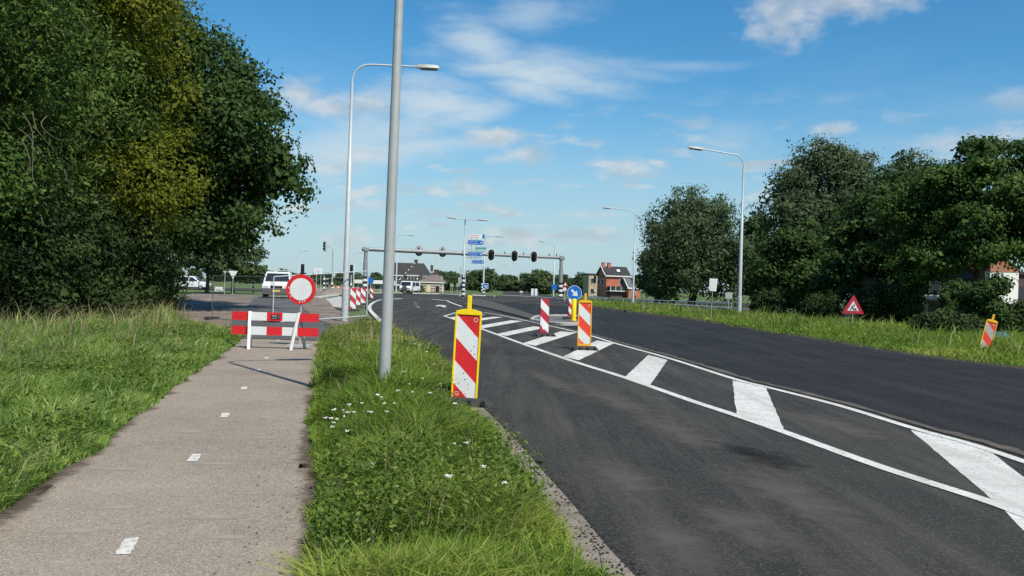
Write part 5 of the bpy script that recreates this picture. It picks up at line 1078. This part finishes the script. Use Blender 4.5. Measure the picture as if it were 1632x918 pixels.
round_sign('arrow_sign', 'square blue sign with white arrow at the foot of the single arm lamp', 773.5, 456, 139, .45, 'blue', inner='arrow', shape='square')
round_sign('blue_sign', 'square blue sign next to the right leg of the gantry', 883.5, 457.5, 132, .4, 'blue', 'blue', shape='square')
round_sign('warning_sign', 'small red triangle behind the keep right post', 901, 453, 110, .36, 'signwhite', 'darkred', shape='tri'); round_sign('speed_sign', 'small red ringed round sign below the red triangle', 900, 461, 109.6, .28, 'signwhite', 'darkred')
round_sign('yield_sign', 'pale triangular give way sign by the crossing road under the alder', 371.5, 437, 78, .42, 'signwhite', 'white', shape='yield'); round_sign('yield_sign', 'give way sign seen edge on beside the small trees', 358.5, 434, 86, .2, 'galv', 'galv', shape='yield')
for (px, pt, pb, w, d, lab, c) in [(508, 427, 437, 14, 95, 'pair of white boards on posts behind the sand heaps', 'white'), (720, 452, 457, 5, 150, 'pale green panel beside the far trees near the pavilion', 'green'), (733, 442, 451, 5, 125, 'pale grey panel on a post left of the banded lamp post', 'lampgrey'), (851.5, 460, 472, 10, 170, 'white and green panel on the far right roadside', 'signwhite'), (730, 451.5, 457, 5, 160, 'small green panel on the far road', 'green'), (831, 464, 466, 5, 180, 'flat white sign low among the far trees', 'white')]:
    q = D(px, (pt + pb) / 2, d); k = d / F; t = thing('roadside_sign', lab, 'sign', (q[0], q[1], 0)); hz = (pb - pt) * k
    if px == 508:
        for sx in (-.32, .24):
            for j in (0, 1): MB().box((sx * w * k * .9, 0, q[2] + (j - .5) * hz * .5), (w * k * .44, .05, hz * .44)).build('board', c, t)
    else: MB().box((0, 0, q[2]), (w * k, .05, hz)).build('board', c, t)
    for sx in (-.25, .25): MB().tube([(sx * w * k, .05, 0), (sx * w * k, .05, q[2] + hz * .4)], .04, 6).build('post', 'galv', t)
q = D(733, 470, 125); lamp_t = thing('mast', 'thin grey mast with small crossbar left of the banded lamp post', 'mast', (q[0], q[1], 0)); MB().tube([(0, 0, 0), (0, 0, 4.2)], .06, 8).build('pole', 'galv', lamp_t); MB().tube([(0, 0, 2.9), (.7, 0, 2.9)], .04, 6).build('crossbar', 'galv', lamp_t); MB().tube([(.7, 0, 0), (.7, 0, 3.2)], .05, 6).build('pole', 'galvlight', lamp_t)
def signal_post(label, px, pt, pb, d, armed=None, group=None, bands=6, head=True, rz=0, s=.75, hpx=None):
    q = D(px, pb, d); top = H - pix(px, pt)[1] * d; t = thing('signal_post', label, 'traffic light', (q[0], q[1], 0), 0, group)
    MB().tube([(0, 0, 0), (0, 0, top)], [.075, .055], 10).build('pole', 'galv', t, smooth=True)
    for k in range(bands): MB().tube([(0, 0, .05 + k * .24), (0, 0, .05 + k * .24 + .24)], .1, 10).build('band', 'black' if k % 2 == 0 else 'white', t)
    if head:
        hx = armed if armed else 0; zz_ = top - (.1 if armed else .35)
        if armed: MB().tube([(0, 0, top), (armed * .4, 0, top + .35), (armed, 0, top + .4)], .045, 8).build('arm', 'galv', t)
        if armed: zz_ = top + .35
        hb = MB().box((hx, 0, zz_), (.3 * s / .75, .22, .95 * s / .75), 0, Matrix.Rotation(rz, 3, 'Z')).build('signal_head', 'lampgrey' if armed else 'black', t, bevel=.04)
        for j in (-1, 0, 1):
            c = Vector((hx, 0, zz_ + j * .28)) + Matrix.Rotation(rz, 3, 'Z') @ Vector((0, -.13, 0)); dr = Matrix.Rotation(rz, 3, 'Z') @ Vector((0, -.12, 0)); MB().tube([c, c + dr], .12, 12).build('lens', 'black', hb)
    return t
GSG = 'signal posts at the crossing'
signal_post('tall signal post with a bent arm and pale signal head, left of the gantry', 528.5, 398, 474, 92, -.8, GSG, rz=R(-40), s=.85)
signal_post('signal post with black head right above the round sign', 481, 424, 470, 96, None, GSG, s=.9)
signal_post('signal post with black head right of the white lamp post in the dirt', 559, 424, 470, 88, None, GSG)
signal_post('signal post with black head left of the roof rack van', 403.5, 429, 462, 102, None, GSG)
signal_post('signal post with black head in front of the brown brick building', 947, 441, 483, 118, None, GSG, s=.8)
for (px, pt, pb, d, lab) in [(521, 443, 474, 93, 'short banded post left of the tall signal post'), (516, 440, 473, 95, 'banded post beside the white sign boards'), (767.5, 451, 473, 140, 'short banded post beside the single arm lamp'), (549, 447, 472, 110, 'thin banded post behind the white lamp post in the dirt')]:
    signal_post(lab, px, pt, pb, d, head=False, bands=8, group='banded posts at the crossing').name = 'banded_post'
# red and white boards of the works behind the beacons
GWB = 'works barriers at the crossing'
for (px, d, w, lab) in [(545, 96, 1.6, 'low red and white works barrier behind the white lamp post'), (536, 100, 1.4, 'low red and white works barrier beside the sand heap'), (568, 92, 1.6, 'low red and white works barrier behind the row of beacons'), (492, 104, 1.8, 'low red and white works barrier left of the sand heaps')]:
    q = D(px, 470, d); t = thing('works_barrier', lab, 'barrier', (q[0], q[1], 0), R(12), GWB)
    for z in (.35, .7, .95):
        pl = MB()
        for i in range(6): pl.box((-w / 2 + w * (i + .5) / 6, 0, z), (w / 6, .04, .16), i % 2)
        pl.build('plank', ['signred', 'signwhite'], t)
    for sx in (-.4, .4): MB().box((sx * w, .03, .5), (.05, .05, 1.0)).build('leg', 'galv', t)
q = D(349, 461, 104); t = thing('concrete_block', 'white concrete block on the roadside below the small trees', 'block', (q[0], q[1], 0)); MB().prism([(-.45, 0), (.45, 0), (.4, .55), (-.4, .55)], -.3, .3).build('block', 'white', t, bevel=.04); MB().box((0, -.305, .2), (.5, .02, .06)).build('lifting_slot', 'black', t)
# steel railing and guard rail behind the right verge
A_, B2 = Vector((dx(968, 108), 108, 0)), Vector((dx(1166, 68), 68, 0)); za, zb = H - pix(968, 475.5)[1] * 108, H - pix(1166, 483)[1] * 68
t = thing('steel_railing', 'long grey steel railing with three bars beside the water, in front of the willow', 'railing', tuple(A_)); e = B2 - A_
zt_ = lambda s_: za * (1 - s_) + zb * s_
for f_, r_ in ((1, .045), (.6, .03), (.25, .03)): MB().tube([Vector((0, 0, zt_(0) * f_)), e + Vector((0, 0, zt_(1) * f_))], r_, 6).build('bar', 'galvlight', t)
for i in range(16): q = e * (i / 15); MB().tube([q + Vector((0, 0, -.06)), q + Vector((0, 0, zt_(i / 15)))], .035, 6).build('post', 'galv', t)
A3 = Vector((dx(1002, 100), 100, 0)); q = A3
t = thing('steel_railing', 'short steel railing in front of the red brick house', 'railing', (dx(925, 124), 124, 0)); e2 = Vector((dx(966, 108) - dx(925, 124), -16, 0))
for z in (.25, .45, .62): MB().tube([Vector((0, 0, z)), e2 + Vector((0, 0, z))], .04, 6).build('bar', 'galvlight', t)
for i in range(6): q = e2 * (i / 5); MB().tube([q + Vector((0, 0, -.06)), q + Vector((0, 0, .64))], .04, 6).build('post', 'galv', t)
A_, B2 = Vector((dx(1075, 72), 72, 0)), Vector((dx(1196, 59), 59, 0)); e = B2 - A_; t = thing('guard_rail', 'grey steel guard rail with dark posts at the back of the right verge', 'guard rail', tuple(A_)); ud = e.normalized(); nn = Vector((ud.y, -ud.x, 0)) * (1 if ud.y < 0 else -1)
prof = [(0, .28), (.04, .33), (.04, .4), (0, .44), (.04, .48), (.04, .55), (0, .6)]; g = MB(); nv = Vector((-ud.y, ud.x, 0)); nv = nv if nv.y < 0 else -nv
g.add([nv * o_ + Vector((0, 0, z)) for o_, z in prof] + [e + nv * o_ + Vector((0, 0, z)) for o_, z in prof], [(i, i + 1, 8 + i, 7 + i) for i in range(6)]); g.build('beam', 'galv', t)
for i in range(7): q = e * (i / 6); MB().box((q.x, q.y + .08, .28), (.1, .1, .62)).build('post', 'black', t); MB().box((q.x + nv.x * .05, q.y + nv.y * .05, .44), (.06, .03, .06)).build('reflector', 'black', t)
# tarp, stakes in the right verge
q = D(1594, 552, 28.5); t = thing('covered_pile', 'low pile under a dark teal tarpaulin behind the leaning beacon', 'tarpaulin', (q[0], q[1], 0)); b = MB(); rgx = np.random.RandomState(9); vs = []; nu, nv_ = 12, 5
for j in range(nv_):
    for i in range(nu): a_ = 6.283 * i / nu; f_ = 1 - (j / (nv_ - 1)) ** 2 * .75; vs.append((.62 * f_ * math.cos(a_) * rgx.uniform(.9, 1.1), .45 * f_ * math.sin(a_) * rgx.uniform(.9, 1.1), .62 * j / (nv_ - 1) * rgx.uniform(.92, 1.05)))
b.add(vs, [(j * nu + i, j * nu + (i + 1) % nu, (j + 1) * nu + (i + 1) % nu, (j + 1) * nu + i) for j in range(nv_ - 1) for i in range(nu)] + [tuple(range((nv_ - 1) * nu, nv_ * nu))]); b.build('tarpaulin', 'tarp', t, smooth=True); MB().tube([(-.6, -.1, .25), (0, -.5, .4), (.6, -.1, .25)], .012, 5).build('rope', 'wood', t)
for (px, py, d, h_, lab) in [(1470, 530, 33, .55, 'thin grey stake in the grass below the brick porch'), (1527, 540, 30.5, .5, 'short wooden stake in front of the laurels')]:
    q = D(px, py, d); t = thing('stake', lab, 'stake', (q[0], q[1], 0)); MB().tube([(0, 0, -.05), (.01, 0, h_)], .03, 7).build('post', 'wood', t); MB().tube([(.01, 0, h_), (.01, 0, h_ + .03)], [.032, .01], 7).build('tip', 'greytile', t)
